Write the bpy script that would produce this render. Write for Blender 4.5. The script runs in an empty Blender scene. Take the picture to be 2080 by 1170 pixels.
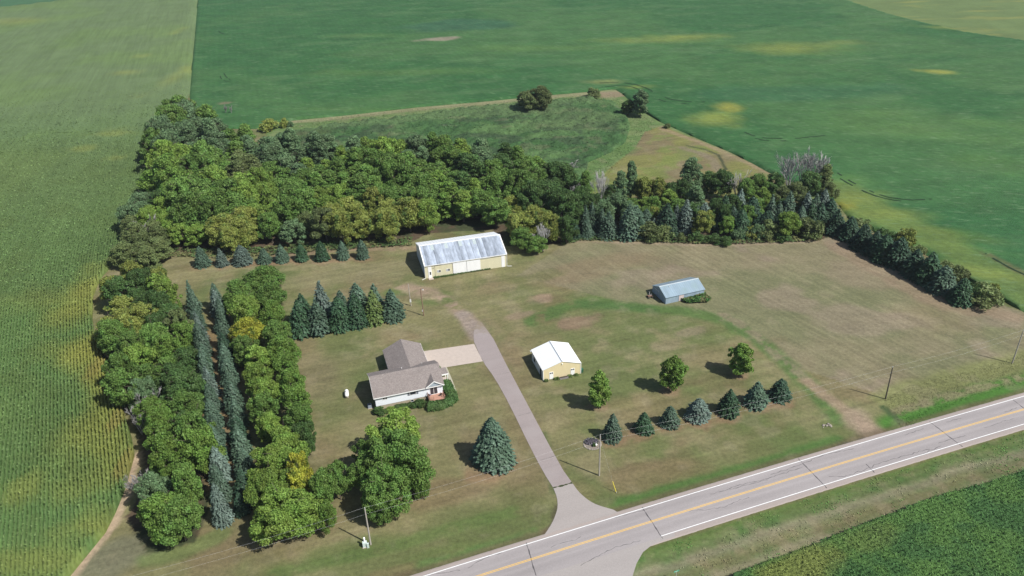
import bpy, math, random
import numpy as np
from mathutils import Vector, Matrix
S = bpy.context.scene
COL = S.collection
rad = math.radians
# ---------------------------------------------------------------- camera
CAMH, FPX, PIT, ROL = 108.0, 1617.0, rad(29.373), rad(-1.821)
fw = np.array([0, math.cos(PIT), -math.sin(PIT)])
_r = np.array([1., 0, 0]); _u = np.cross(_r, fw)
RT = math.cos(ROL)*_r + math.sin(ROL)*_u
UP = -math.sin(ROL)*_r + math.cos(ROL)*_u
CP = np.array([0, 0, CAMH])
cd = bpy.data.cameras.new('camera'); cam = bpy.data.objects.new('camera', cd); COL.objects.link(cam)
cd.sensor_width = 36; cd.lens = 36*FPX/2080; cd.clip_end = 12000; cd.clip_start = 1
cam.matrix_world = Matrix(((RT[0], UP[0], -fw[0], 0), (RT[1], UP[1], -fw[1], 0), (RT[2], UP[2], -fw[2], CAMH), (0, 0, 0, 1)))
S.camera = cam
# ---------------------------------------------------------------- light
SUN_EL, SUN_AZ = rad(49), rad(-33)          # azimuth of the sun measured from +x
w = bpy.data.worlds.new('World'); S.world = w; w.use_nodes = True
nt = w.node_tree; sky = nt.nodes.new('ShaderNodeTexSky'); sky.sky_type = 'NISHITA'; sky.sun_disc = False
sky.sun_elevation = SUN_EL; sky.sun_rotation = math.pi/2 - SUN_AZ; sky.air_density = 1.0; sky.dust_density = 1.2
nt.nodes['Background'].inputs[1].default_value = 0.088
nt.links.new(sky.outputs[0], nt.nodes['Background'].inputs[0])
sl = bpy.data.lights.new('sun', 'SUN'); sl.energy = 5.0; sl.angle = rad(0.5); sl.color = (1, .965, .91)
so = bpy.data.objects.new('sun', sl); COL.objects.link(so)
sd = Vector((math.cos(SUN_EL)*math.cos(SUN_AZ), math.cos(SUN_EL)*math.sin(SUN_AZ), math.sin(SUN_EL)))
so.rotation_euler = sd.to_track_quat('Z', 'Y').to_euler(); so.location = (80, -50, 150)
S.view_settings.view_transform = 'Standard'; S.view_settings.look = 'None'
S.view_settings.exposure = 0.27; S.view_settings.gamma = 1
S.render.engine = 'CYCLES'

def G(x, y, z=0.0):
    d = fw + RT*(x-1040)/FPX - UP*(y-585)/FPX
    return CP + d*((z-CAMH)/d[2])
def G2(p, z=0.0):
    g = G(p[0], p[1], z); return (float(g[0]), float(g[1]))
def height_of(bx, by, ty):
    b = G(bx, by); lo, hi = 0., 60.
    for _ in range(40):
        m = (lo+hi)/2; d = np.array([b[0], b[1], m])-CP
        if 585-FPX*(d@UP)/(d@fw) > ty: lo = m
        else: hi = m
    return lo
def mpp(p, z=0.0): return float(np.linalg.norm(G(p[0], p[1], z)-CP))/FPX   # metres per photo pixel there
# ---------------------------------------------------------------- noise
def vnoise(x, y, seed=0):
    xi = np.floor(x).astype(np.int64); yi = np.floor(y).astype(np.int64); xf = x-xi; yf = y-yi
    def h(a, b):
        n = (a*374761393 + b*668265263 + seed*1442695041) & 0xffffffff
        n = ((n ^ (n >> 13))*1274126177) & 0xffffffff
        return ((n ^ (n >> 16)) & 0xffff)/65535.
    u = xf*xf*(3-2*xf); v = yf*yf*(3-2*yf)
    return (h(xi, yi)*(1-u)+h(xi+1, yi)*u)*(1-v)+(h(xi, yi+1)*(1-u)+h(xi+1, yi+1)*u)*v
def fbm(x, y, s, seed=0, o=4):
    t = 0; a = .5; n = 0
    for k in range(o):
        t = t+a*vnoise(x/s*2**k+17.3*k, y/s*2**k-9.1*k, seed+k); n += a; a *= .55
    return t/n
def ss(a, b, x):
    t = np.clip((x-a)/(b-a), 0, 1); return t*t*(3-2*t)
def seg_dist(x, y, pts):
    d = np.full(x.shape, 1e9)
    for (ax, ay), (bx, by) in zip(pts[:-1], pts[1:]):
        vx, vy = bx-ax, by-ay; L = vx*vx+vy*vy+1e-9
        t = np.clip(((x-ax)*vx+(y-ay)*vy)/L, 0, 1)
        d = np.minimum(d, np.hypot(x-ax-t*vx, y-ay-t*vy))
    return d
def inside(x, y, poly):
    r = np.zeros(x.shape, bool); n = len(poly)
    for i in range(n):
        (ax, ay), (bx, by) = poly[i], poly[i-1]
        if ay == by: continue
        c = ((ay > y) != (by > y)) & (x < (bx-ax)*(y-ay)/(by-ay)+ax); r ^= c
    return r
# ---------------------------------------------------------------- tagging and meshes
def tag(o, label=None, cat=None, group=None, kind=None):
    if label: o['label'] = label
    if cat: o['category'] = cat
    if group: o['group'] = group
    if kind: o['kind'] = kind
    return o
def mesh_np(name, V, F, mat=None, col=None, smooth=False, extra=None):
    """V (n,3), F (m,k) all faces with k corners"""
    V = np.asarray(V, np.float32); F = np.asarray(F, np.int32); m, k = F.shape
    me = bpy.data.meshes.new(name)
    me.vertices.add(len(V)); me.vertices.foreach_set('co', V.ravel())
    me.loops.add(m*k); me.loops.foreach_set('vertex_index', F.ravel())
    me.polygons.add(m); me.polygons.foreach_set('loop_start', np.arange(m, dtype=np.int32)*k)
    if smooth: me.polygons.foreach_set('use_smooth', np.ones(m, bool))
    if mat: me.materials.append(mat)
    me.update(calc_edges=True)
    if col is not None:
        a = me.color_attributes.new('Col', 'FLOAT_COLOR', 'POINT')
        c = np.ones((len(V), 4), np.float32); c[:, :3] = col; 
        if extra is not None: c[:, 3] = extra
        a.data.foreach_set('color', c.ravel())
    return me
def link(name, me, parent=None, loc=None, rz=None):
    o = bpy.data.objects.new(name, me); COL.objects.link(o)
    if parent: o.parent = parent
    if loc is not None: o.location = loc
    if rz is not None: o.rotation_euler = (0, 0, rz)
    return o
def empty(name, loc, rz=0, sc=(1, 1, 1)):
    o = bpy.data.objects.new(name, None); COL.objects.link(o); o.empty_display_size = .5
    o.location = loc; o.rotation_euler = (0, 0, rz); o.scale = sc
    return o
class MB:
    def __init__(s): s.v = []; s.f = []
    def poly(s, pts):
        n = len(s.v); s.v += [tuple(map(float, p)) for p in pts]; s.f.append(tuple(range(n, n+len(pts)))); return s
    def prism(s, a, b):      # two equal loops
        n = len(s.v); k = len(a); s.v += [tuple(map(float, p)) for p in a]+[tuple(map(float, p)) for p in b]
        s.f.append(tuple(range(n+k-1, n-1, -1))); s.f.append(tuple(range(n+k, n+2*k)))
        for i in range(k): j = (i+1) % k; s.f.append((n+i, n+j, n+k+j, n+k+i))
        return s
    def box(s, x0, x1, y0, y1, z0, z1):
        return s.prism([(x0, y0, z0), (x1, y0, z0), (x1, y1, z0), (x0, y1, z0)], [(x0, y0, z1), (x1, y0, z1), (x1, y1, z1), (x0, y1, z1)])
    def tube(s, p, q, r0, r1, k=7):
        p = np.array(p, float); q = np.array(q, float); d = q-p; L = np.linalg.norm(d)+1e-9; d /= L
        a = np.cross(d, (0, 0, 1.) if abs(d[2]) < .9 else (1., 0, 0)); a /= np.linalg.norm(a); b = np.cross(d, a)
        A = [(math.cos(2*math.pi*i/k), math.sin(2*math.pi*i/k)) for i in range(k)]
        return s.prism([p+r0*(c*a+t*b) for c, t in A], [q+r1*(c*a+t*b) for c, t in A])
    def lathe(s, prof, k=12, c=(0, 0)):
        n = len(s.v)
        for r, z in prof:
            for i in range(k): s.v.append((c[0]+r*math.cos(2*math.pi*i/k), c[1]+r*math.sin(2*math.pi*i/k), z))
        for j in range(len(prof)-1):
            for i in range(k):
                i2 = (i+1) % k; s.f.append((n+j*k+i, n+j*k+i2, n+(j+1)*k+i2, n+(j+1)*k+i))
        s.f.append(tuple(range(n+k-1, n-1, -1))); s.f.append(tuple(range(n+(len(prof)-1)*k, n+len(prof)*k)))
        return s
    def mesh(s, name, mat, smooth=False):
        me = bpy.data.meshes.new(name); me.from_pydata(s.v, [], s.f); me.materials.append(mat)
        if smooth: me.polygons.foreach_set('use_smooth', [True]*len(me.polygons))
        me.update(); return me
    def build(s, name, mat, parent=None, smooth=False, loc=None, rz=None):
        return link(name, s.mesh(name, mat, smooth), parent, loc, rz)
# ---------------------------------------------------------------- materials
def newmat(name):
    m = bpy.data.materials.new(name); m.use_nodes = True
    return m, m.node_tree, m.node_tree.nodes['Principled BSDF']
def nd(t, typ, **kw):
    n = t.nodes.new(typ)
    for k, v in kw.items(): setattr(n, k, v)
    return n
def noise_node(t, scale, detail=3, rough=.55, rot=0, stretch=(1, 1, 1), coord='Object'):
    tc = nd(t, 'ShaderNodeTexCoord'); mp = nd(t, 'ShaderNodeMapping'); mp.inputs['Rotation'].default_value = (0, 0, rot)
    mp.inputs['Scale'].default_value = stretch
    m0 = nd(t, 'ShaderNodeMapping'); m0.inputs['Rotation'].default_value = (0, 0, rot)
    mp.inputs['Rotation'].default_value = (0, 0, 0)
    t.links.new(tc.outputs[coord], m0.inputs[0]); t.links.new(m0.outputs[0], mp.inputs[0])
    n = nd(t, 'ShaderNodeTexNoise'); n.inputs['Scale'].default_value = scale; n.inputs['Detail'].default_value = detail
    n.inputs['Roughness'].default_value = rough; t.links.new(mp.outputs[0], n.inputs['Vector'])
    return n.outputs['Fac']
def math_n(t, op, a, b=None, c=None):
    n = nd(t, 'ShaderNodeMath', operation=op)
    for i, v in enumerate((a, b, c)):
        if v is None: continue
        if isinstance(v, (int, float)): n.inputs[i].default_value = v
        else: t.links.new(v, n.inputs[i])
    return n.outputs[0]
def maprange(t, v, a, b, c, d):
    n = nd(t, 'ShaderNodeMapRange'); t.links.new(v, n.inputs[0])
    for i, q in enumerate((a, b, c, d)): n.inputs[i+1].default_value = q
    return n.outputs[0]
def mixc(t, fac, a, b, blend='MIX'):
    n = nd(t, 'ShaderNodeMix', data_type='RGBA', blend_type=blend)
    for i, v in ((0, fac), (6, a), (7, b)):
        if isinstance(v, (int, float)): n.inputs[i].default_value = v
        elif isinstance(v, tuple): n.inputs[i].default_value = (*v, 1)
        else: t.links.new(v, n.inputs[i])
    return n.outputs[2]
def scalec(t, col, fac):      # colour * scalar
    n = nd(t, 'ShaderNodeVectorMath', operation='SCALE')
    if isinstance(col, tuple): n.inputs[0].default_value = col
    else: t.links.new(col, n.inputs[0])
    t.links.new(fac, n.inputs['Scale']); return n.outputs[0]
def bump(t, bsdf, h, strength, dist):
    b = nd(t, 'ShaderNodeBump'); b.inputs['Strength'].default_value = strength; b.inputs['Distance'].default_value = dist
    t.links.new(h, b.inputs['Height']); t.links.new(b.outputs[0], bsdf.inputs['Normal'])
def ground_mat(name, layers, bumps=None, rough=.95, attr=True, base=(.2, .2, .2), mow=False, tint=None):
    """layers: (scale, detail, rot, stretch, amount) multiplied over the colour attribute"""
    m, t, b = newmat(name); b.inputs['Roughness'].default_value = rough; b.inputs['Specular IOR Level'].default_value = .15
    if attr:
        a = nd(t, 'ShaderNodeVertexColor'); a.layer_name = 'Col'; col = a.outputs[0]
    else: col = base
    for (sc, de, ro, st, am) in layers:
        f = noise_node(t, sc, de, .6, ro, st); f = maprange(t, f, .25, .75, 1-am, 1+am); col = scalec(t, col, f)
    if mow:
        f1 = noise_node(t, 1, 2, .5, -rad(19), (.012, .55, 1)); f1 = maprange(t, f1, .3, .7, -.13, .13)
        f2 = noise_node(t, 1, 2, .55, rad(58.5), (.008, .85, 1)); f2 = maprange(t, f2, .3, .7, -.13, .13)
        mx = nd(t, 'ShaderNodeMix', data_type='FLOAT'); t.links.new(a.outputs[1], mx.inputs[0]); t.links.new(f1, mx.inputs[2]); t.links.new(f2, mx.inputs[3])
        col = scalec(t, col, math_n(t, 'ADD', mx.outputs[0], 1.0))
    if tint:
        (sc, de, ro, st, c2, lo, hi, am) = tint
        f = noise_node(t, sc, de, .6, ro, st); col = mixc(t, maprange(t, f, lo, hi, 0, am), col, c2)
    t.links.new(col, b.inputs['Base Color'])
    if bumps: bump(t, b, noise_node(t, bumps[0], 4, .65), bumps[1], bumps[2])
    return m
def plain(name, col, rough=.6, metal=0, var=.08, vs=3, spec=.4, stretch=(1, 1, 1)):
    m, t, b = newmat(name); b.inputs['Roughness'].default_value = rough; b.inputs['Metallic'].default_value = metal
    b.inputs['Specular IOR Level'].default_value = spec
    f = maprange(t, noise_node(t, vs, 3, .6, 0, stretch), .25, .75, 1-var, 1+var)
    t.links.new(scalec(t, col, f), b.inputs['Base Color']); return m
def leaf_mat(name, col, var=.28, trans=.33, hue=.02, spots=None):
    if name.startswith('leaves'): col = (col[0]*1.34, col[1]*1.25, col[2]*1.15)
    m, t, b = newmat(name); b.inputs['Roughness'].default_value = .55; b.inputs['Specular IOR Level'].default_value = .22
    g = nd(t, 'ShaderNodeNewGeometry'); oi = nd(t, 'ShaderNodeObjectInfo')
    v = maprange(t, g.outputs['Random Per Island'], 0, 1, 1-var, 1+var)
    v = math_n(t, 'MULTIPLY', v, maprange(t, oi.outputs['Random'], 0, 1, .80, 1.22))
    cl = noise_node(t, .35, 2, .5); v = math_n(t, 'MULTIPLY', v, maprange(t, cl, .3, .7, .82, 1.18))
    hs = nd(t, 'ShaderNodeHueSaturation'); hs.inputs['Color'].default_value = (*col, 1)
    t.links.new(maprange(t, cl, .25, .75, .5-hue, .5+hue), hs.inputs['Hue'])
    c = hs.outputs[0]
    if spots:
        c = mixc(t, maprange(t, noise_node(t, spots[1], 2), spots[2], spots[2]+.12, 0, 1), c, spots[0])
    c = scalec(t, c, v); t.links.new(c, b.inputs['Base Color'])
    tr = nd(t, 'ShaderNodeBsdfTranslucent'); t.links.new(c, tr.inputs[0])
    mx = nd(t, 'ShaderNodeMixShader'); mx.inputs[0].default_value = trans
    t.links.new(b.outputs[0], mx.inputs[1]); t.links.new(tr.outputs[0], mx.inputs[2])
    t.links.new(mx.outputs[0], t.nodes['Material Output'].inputs[0]); return m
LM = dict(
    G=leaf_mat('leaves_green', (.098, .182, .046)),
    L=leaf_mat('leaves_fresh_green', (.115, .208, .046)),
    D=leaf_mat('leaves_dark_green', (.060, .118, .038)),
    Y=leaf_mat('leaves_olive_yellow', (.185, .232, .060), spots=((.10, .17, .045), .5, .55)),
    H=leaf_mat('leaves_yellow_green', (.140, .232, .050)),
    B=leaf_mat('leaves_grey_green', (.100, .172, .088)),
    O=leaf_mat('leaves_olive_brown', (.108, .150, .060)),
    W=leaf_mat('leaves_bright_yellow', (.27, .30, .045), spots=((.13, .18, .03), .45, .52)),
    A=leaf_mat('leaves_autumn_orange', (.22, .17, .04)),
    P=leaf_mat('twigs_pinkish', (.20, .125, .105), trans=.1))
SM = dict(
    g=leaf_mat('needles_green', (.034, .075, .036), trans=.05, hue=.02, var=.35),
    b=leaf_mat('needles_blue', (.064, .108, .070), trans=.05, hue=.02, var=.35),
    s=leaf_mat('needles_silver_blue', (.104, .148, .120), trans=.05, hue=.02, var=.35),
    y=leaf_mat('needles_yellow_green', (.080, .120, .034), trans=.05, hue=.02, var=.35),
    d=leaf_mat('needles_dark_blue_green', (.032, .066, .038), trans=.05, hue=.02, var=.35))
M_bark = plain('bark', (.10, .08, .06), .9, var=.3, vs=4, stretch=(1, 1, .2))
M_dead = plain('dead_wood', (.33, .325, .31), .9, var=.2, vs=2)
M_deadp = plain('dead_twigs_mauve', (.25, .24, .23), .9, var=.2, vs=2)
# ================================================================ THE GROUND
PHI = rad(17)
M_base = ground_mat('far_ground', [(.02, 4, 0, (1, 1, 1), .25), (.3, 3, 0, (1, 1, 1), .12)], attr=False, base=(.075, .105, .035))
gm = MB(); gm.poly([(-1400, -300, -.06), (1400, -300, -.06), (1400, 1500, -.06), (-1400, 1500, -.06)])
tag(gm.build('ground', M_base), kind='structure')

def grid_xy(x0, x1, y0, y1, sx, sy, rot=0.0, org=(0, 0)):
    nx = max(2, int((x1-x0)/sx)+1); ny = max(2, int((y1-y0)/sy)+1)
    X, Y = np.meshgrid(np.linspace(x0, x1, nx), np.linspace(y0, y1, ny))
    c, s = math.cos(rot), math.sin(rot)
    return (org[0]+X*c-Y*s), (org[1]+X*s+Y*c)
def quads_from(mask_ok):
    ny, nx = mask_ok.shape
    idx = np.arange(ny*nx).reshape(ny, nx)
    cell = mask_ok[:-1, :-1] & mask_ok[1:, :-1] & mask_ok[:-1, 1:] & mask_ok[1:, 1:]
    a, b, c, d = idx[:-1, :-1], idx[:-1, 1:], idx[1:, 1:], idx[1:, :-1]
    return np.stack([a[cell], b[cell], c[cell], d[cell]], 1)
def snap(X, Y, ok, poly, reach):
    """vertices just outside the polygon that touch a used cell are pulled onto its outline"""
    pts = poly+[poly[0]]
    xs, ys = X[ok], Y[ok]; out = ~inside(xs, ys, poly)
    px, py = xs[out].copy(), ys[out].copy(); best = np.full(px.shape, 1e9); qx, qy = px.copy(), py.copy()
    for (ax, ay), (bx, by) in zip(pts[:-1], pts[1:]):
        vx, vy = bx-ax, by-ay; L = vx*vx+vy*vy+1e-9; t = np.clip(((px-ax)*vx+(py-ay)*vy)/L, 0, 1)
        d = np.hypot(px-ax-t*vx, py-ay-t*vy); m = d < best
        best[m] = d[m]; qx[m] = (ax+t*vx)[m]; qy[m] = (ay+t*vy)[m]
    xs[out] = qx; ys[out] = qy; X[ok] = xs; Y[ok] = ys
    return X, Y
def dil(m):
    r = m.copy(); r[1:] |= m[:-1]; r[:-1] |= m[1:]; q = r.copy(); q[:, 1:] |= r[:, :-1]; q[:, :-1] |= r[:, 1:]; return q

C = lambda r, g, b: np.array([r, g, b])
def lerp(c, col, k): return c+(np.array(col)-c)*k[..., None]
def blob(c, X, Y, p, rx, ry, col, k=1., rot=0., seed=1, soft=.5):
    cx, cy = G2(p); dx, dy = X-cx, Y-cy; co, si = math.cos(rot), math.sin(rot)
    d = np.hypot((dx*co+dy*si)/rx, (-dx*si+dy*co)/ry)+(fbm(X, Y, (rx+ry)*.45, seed)-.5)*1.1
    return lerp(c, col, (1-ss(1-soft, 1+soft*.3, d))*k)
def trk(c, X, Y, pts, wd, col, k=1., seed=3, soft=.5, brk=0.):
    d = seg_dist(X, Y, [G2(p) for p in pts])/wd+(fbm(X, Y, wd*1.6, seed)-.5)*.9
    m = (1-ss(1-soft, 1+soft, d))*k
    if brk: m = m*ss(brk-.12, brk+.12, fbm(X, Y, wd*1.2, seed+7))
    return lerp(c, col, m)

# ---- road geometry (north white line fitted as a parabola in the ground plane)
RK = (-1.404e-4, .35625, 99.4346)
def road_pt(x, off):
    y = RK[0]*x*x+RK[1]*x+RK[2]; s = 2*RK[0]*x+RK[1]; n = math.hypot(1, s)
    return (x-off*s/n, y+off/n)
def road_off(X, Y):           # signed distance, + = north of the north white line
    s = 2*RK[0]*X+RK[1]; return (Y-(RK[0]*X*X+RK[1]*X+RK[2]))/np.sqrt(1+s*s)

# ---- lawn and all rough grass: one sheet with real colour patches
SPR_RING = []          # filled below, used for needle litter
TAN, GRN, DRY, BRN, DIRT = C(.150, .142, .066), C(.090, .118, .040), C(.190, .160, .090), C(.135, .098, .055), C(.270, .215, .150)
BRIGHT = C(.058, .120, .026)
lawn_jobs = []
SPRUCE_PX = [(1003, 950), (1242, 893), (1306, 878), (1358.5, 866), (1416, 853), (1478, 842), (1533, 826), (1581, 812), (413, 540), (453, 538), (496, 536), (540, 533), (576, 530), (615, 528), (657, 527), (698, 524), (737, 523)]
def lawn_color(X, Y):
    n1 = fbm(X, Y, 26, 11, 4); n2 = fbm(X, Y, 7, 21, 4); n3 = fbm(X*.35+Y*.9, Y*.35-X*.9, 9, 31, 3)
    c = np.zeros(X.shape+(3,))+TAN
    c = lerp(c, GRN, ss(.40, .66, n1)*.75); c = lerp(c, DRY, ss(.5, .72, n2)*.55); c = lerp(c, BRN, ss(.52, .75, n3)*.45)
    ro = road_off(X, Y)
    c = lerp(c, C(.078, .112, .034), (1-ss(6, 16, ro+(n2-.5)*9))*.5)
    # right hand hay field, greyer, cut in diagonal lines
    hay = inside(X, Y, [G2(p) for p in ((1150, 495), (1700, 480), (2090, 640), (2600, 700), (2600, 790), (2060, 742), (1800, 806), (1600, 740), (1440, 640), (1250, 610), (1050, 560))])
    hs = hay*1.0
    c = lerp(c, C(.178, .158, .100), hs*.65); c = lerp(c, C(.125, .135, .066), hs*ss(.45, .65, n1)*.6)
    c = lerp(c, C(.215, .17, .125), hs*ss(.55, .7, fbm(X, Y, 14, 77, 3))*.55)
    J = [  # soft coloured areas seen in the grass
        ('b', (1170, 655), 6.5, 3.6, (.20, .135, .095), .75), ('b', (1100, 606), 4, 2.6, (.23, .165, .115), .8), ('b', (1060, 640), 5, 2.0, (.21, .155, .11), .6),
        ('b', (1400, 675), 5, 2.5, (.20, .16, .11), .6), ('b', (1360, 700), 4, 3, (.2, .16, .1), .4), ('b', (1040, 720), 3, 7, (.15, .115, .065), .6),
        ('b', (1200, 545), 22, 7, (.165, .125, .075), .55), ('b', (1010, 585), 8, 4, (.17, .13, .075), .5), ('b', (690, 690), 12, 5, (.105, .115, .045), .5),
        ('b', (650, 760), 8, 10, (.14, .12, .07), .5), ('b', (700, 560), 24, 6, (.175, .16, .085), .6), ('b', (420, 555), 18, 5, (.19, .17, .085), .6),
        ('b', (1100, 560), 8, 3, (.10, .115, .04), .5), ('b', (880, 610), 6, 5, (.08, .115, .035), .7), ('b', (820, 590), 7, 3, (.07, .13, .03), .55),
        ('b', (960, 900), 4, 9, (.175, .145, .08), .5), ('b', (900, 1000), 12, 4, (.15, .10, .06), .5), ('b', (1040, 960), 6, 4, (.16, .13, .07), .5),
        ('b', (1330, 960), 12, 4, (.15, .105, .06), .55), ('b', (1180, 1000), 5, 3, (.15, .12, .06), .4), ('b', (1470, 720), 14, 6, (.155, .125, .065), .5),
        ('b', (1290, 830), 14, 5, (.17, .13, .07), .5), ('b', (700, 1120), 14, 3, (.085, .115, .037), .6), ('b', (560, 1090), 16, 4, (.15, .115, .065), .5),
        ('b', (230, 1130), 9, 5, (.125, .125, .08), .8), ('b', (440, 640), 4, 12, (.16, .12, .06), .6), ('b', (900, 1130), 10, 3, (.09, .125, .037), .6),
        ('b', (850, 1150), 12, 1.6, (.15, .11, .06), .5), ('b', (1900, 640), 9, 12, (.155, .13, .07), .5), ('b', (1750, 560), 10, 9, (.21, .165, .115), .5),
        ('b', (1240, 1030), 5, 2, (.08, .12, .035), .5), ('b', (1060, 850), 4, 10, (.15, .125, .065), .4), ('b', (620, 700), 4, 6, (.16, .12, .07), .5),
    ]
    for k, (_, p, rx, ry, col, kk) in enumerate(J): c = blob(c, X, Y, p, rx, ry, col, kk, rad(17), 40+k)
    T = [
        ([(1080, 655), (1140, 625), (1210, 612), (1300, 625), (1400, 633), (1470, 650), (1540, 690), (1600, 740), (1660, 800), (1700, 850)], 2.2, (.068, .118, .034), .9, .28),
        ([(1180, 618), (1320, 628)], 2.2, (.05, .10, .03), .6, 0),
        ([(1470, 640), (1520, 668), (1580, 725), (1640, 772)], 1.3, (.21, .165, .115), .6, .42),
        ([(1640, 775), (1690, 815), (1740, 850), (1770, 880), (1790, 900)], 1.5, (.22, .165, .11), .9, .25),
        ([(1745, 852), (1790, 890)], 2.9, (.25, .19, .135), .85, .2),
        ([(815, 582), (865, 592), (900, 606), (930, 630), (955, 652), (968, 676)], 1.9, (.245, .185, .13), .95, .40),
        ([(940, 640), (958, 660), (970, 680)], 2.2, (.225, .185, .155), .95, 0),
        ([(830, 585), (870, 596)], 3.0, (.25, .19, .13), .6, .4),
        ([(975, 655), (1000, 690), (1015, 720)], 3.8, (.20, .16, .10), .5, .45),
        ([(1260, 1026), (1400, 985), (1560, 940), (1700, 893)], 1.5, (.055, .12, .028), .8, 0),
        ([(560, 1165), (800, 1110), (960, 1060), (1040, 1040)], 1.4, (.075, .12, .033), .6, .4),
        ([(860, 1150), (1000, 1112), (1080, 1085)], 1.4, (.055, .115, .03), .7, .35),
        ([(1105, 880), (1118, 960), (1125, 1000)], .8, (.055, .085, .03), .6, .3),
        ([(1010, 770), (1060, 860), (1110, 960)], .8, (.15, .12, .07), .5, .3),
        ([(278, 925), (268, 960), (264, 985), (255, 1010), (228, 1070), (190, 1115), (150, 1165), (100, 1215)], .9, (.33, .25, .175), .9, 0),
        ([(1820, 862), (1900, 832), (2000, 800), (2120, 765)], 2.9, (.050, .135, .022), .95, 0),
        ([(1805, 815), (1850, 790), (1950, 765), (2100, 725)], 3.2, (.155, .165, .065), .9, 0),
        ([(1820, 838), (1900, 812), (2000, 785), (2100, 760)], 1.2, (.18, .16, .09), .8, .4),
        ([(1795, 828), (1830, 858), (1850, 870)], .8, (.03, .06, .022), .8, 0),
        ([(400, 700), (415, 820), (440, 950)], 6, (.155, .108, .055), .85, 0),
        ([(450, 1085), (380, 1120), (300, 1135)], 1.8, (.10, .14, .045), .7, 0),
        ([(355, 530), (560, 548), (830, 535)], 1.3, (.19, .17, .09), .6, .4),
        ([(1150, 490), (1290, 493), (1400, 497), (1500, 497), (1660, 490)], .9, (.24, .185, .13), .6, .35),
        ([(1690, 495), (1800, 560), (1880, 605), (1960, 630), (2060, 640)], 3.0, (.20, .15, .10), .7, .3),
        ([(840, 505), (700, 505), (560, 520)], 1.6, (.21, .15, .10), .7, .35),
        ([(1130, 1030), (1124, 1062), (1108, 1085)], .55, (.06, .05, .033), .7, 0),
    ]
    for k, (p, wd, col, kk, br) in enumerate(T): c = trk(c, X, Y, p, wd, col, kk, 80+k, .5, br)
    # mower rings and the pad of needles under each planted tree
    for p in SPRUCE_PX:
        r = 3.4 if p[0] != 1003 else 5.2
        c = blob(c, X, Y, p, r, r, (.19, .125, .075), .75, 0, 5, .45)
    for p in ((1215, 826), (1363, 793), (1502, 760)): c = blob(c, X, Y, p, 2.6, 2.6, (.20, .135, .085), .7, 0, 6)
    # worn verge close to the pavement
    vg = (1-ss(.0, 1.4, np.abs(ro-1.4)+(n2-.5)*.8)); c = lerp(c, C(.10, .072, .045), vg*.7)
    # rough verge south of the road
    so_ = ss(8.0, 8.6, -ro); rb = C(.10, .125, .045)
    v = np.zeros(c.shape)+rb; m1 = fbm(X, Y, 3.0, 51, 4); 
    v = lerp(v, C(.055, .115, .030), ss(.5, .66, m1)*.8); v = lerp(v, C(.17, .15, .085), ss(.5, .7, fbm(X, Y, 2.2, 61, 4))*.7)
    for o_, ww, cc, kk in ((9.3, .7, (.085, .13, .035), .9), (13.2, 1.3, (.185, .17, .11), .75), (17.8, 1.0, (.20, .175, .115), .7), (15.5, 1.2, (.13, .11, .06), .6), (20.5, 1.2, (.06, .12, .032), .6), (11.2, 1.0, (.07, .125, .035), .5)):
        v = lerp(v, cc, np.exp(-((-ro-o_+(n2-.5)*2.2)/ww)**2)*kk)
    v = lerp(v, C(.14, .095, .05), (1-ss(8.2, 9.2, -ro))*.6)
    c = c*(1-so_[..., None])+v*so_[..., None]
    # meadow and marsh behind the wood
    my = inside(X, Y, MEADOW); mm = my*1.0
    md = np.zeros(c.shape)+C(.095, .150, .050)
    md = lerp(md, C(.150, .185, .080), ss(.45, .65, fbm(X, Y, 5, 71, 4))*.6)
    tanp = inside(X, Y, [G2(p) for p in ((1310, 268), (1345, 255), (1420, 285), (1560, 350), (1640, 390), (1600, 440), (1300, 430), (1190, 390), (1240, 340), (1290, 300))])*1.0
    tn = np.zeros(c.shape)+C(.150, .150, .050); tn = lerp(tn, C(.150, .118, .070), ss(.48, .64, fbm(X, Y, 16, 72, 3))*.75); tn = lerp(tn, C(.12, .16, .04), ss(.48, .6, fbm(X, Y, 9, 73, 3))*.6)
    md = md*(1-tanp[..., None])+tn*tanp[..., None]
    md = trk(md, X, Y, [(1270, 300), (1230, 325), (1195, 350), (1190, 380)], 4.5, (.075, .135, .040), .7, 74)
    md = trk(md, X, Y, [(560, 250), (700, 238), (850, 221), (1000, 208), (1100, 198), (1215, 189), (1250, 186)], 3.2, (.20, .185, .105), .75, 75)
    md = blob(md, X, Y, (1245, 192), 9, 6, (.21, .16, .105), .8, 0, 76)
    md = trk(md, X, Y, [(1345, 262), (1420, 288), (1500, 322), (1560, 350)], 1.5, (.22, .17, .10), .8, 78)
    md = trk(md, X, Y, [(1395, 296), (1430, 303), (1460, 315), (1475, 345)], .55, (.04, .05, .025), .9, 79)
    md = trk(md, X, Y, [(1385, 300), (1425, 312), (1448, 325), (1462, 350)], 1.6, (.17, .14, .095), .7, 81)
    c = c*(1-mm[..., None])+md*mm[..., None]
    # floor under the woods
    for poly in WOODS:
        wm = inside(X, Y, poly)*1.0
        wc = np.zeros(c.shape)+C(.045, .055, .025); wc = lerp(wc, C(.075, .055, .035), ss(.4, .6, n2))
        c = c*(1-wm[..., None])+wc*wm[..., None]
    c = lerp(c, C(.21, .185, .115), ss(.58, .75, fbm(X*1.1, Y, 4, 131, 3))*.28)
    lum = (.88+.24*n2)[..., None]
    return c*lum, hs
P_ = lambda pts, z=0: [G2(p, z) for p in pts]
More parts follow.
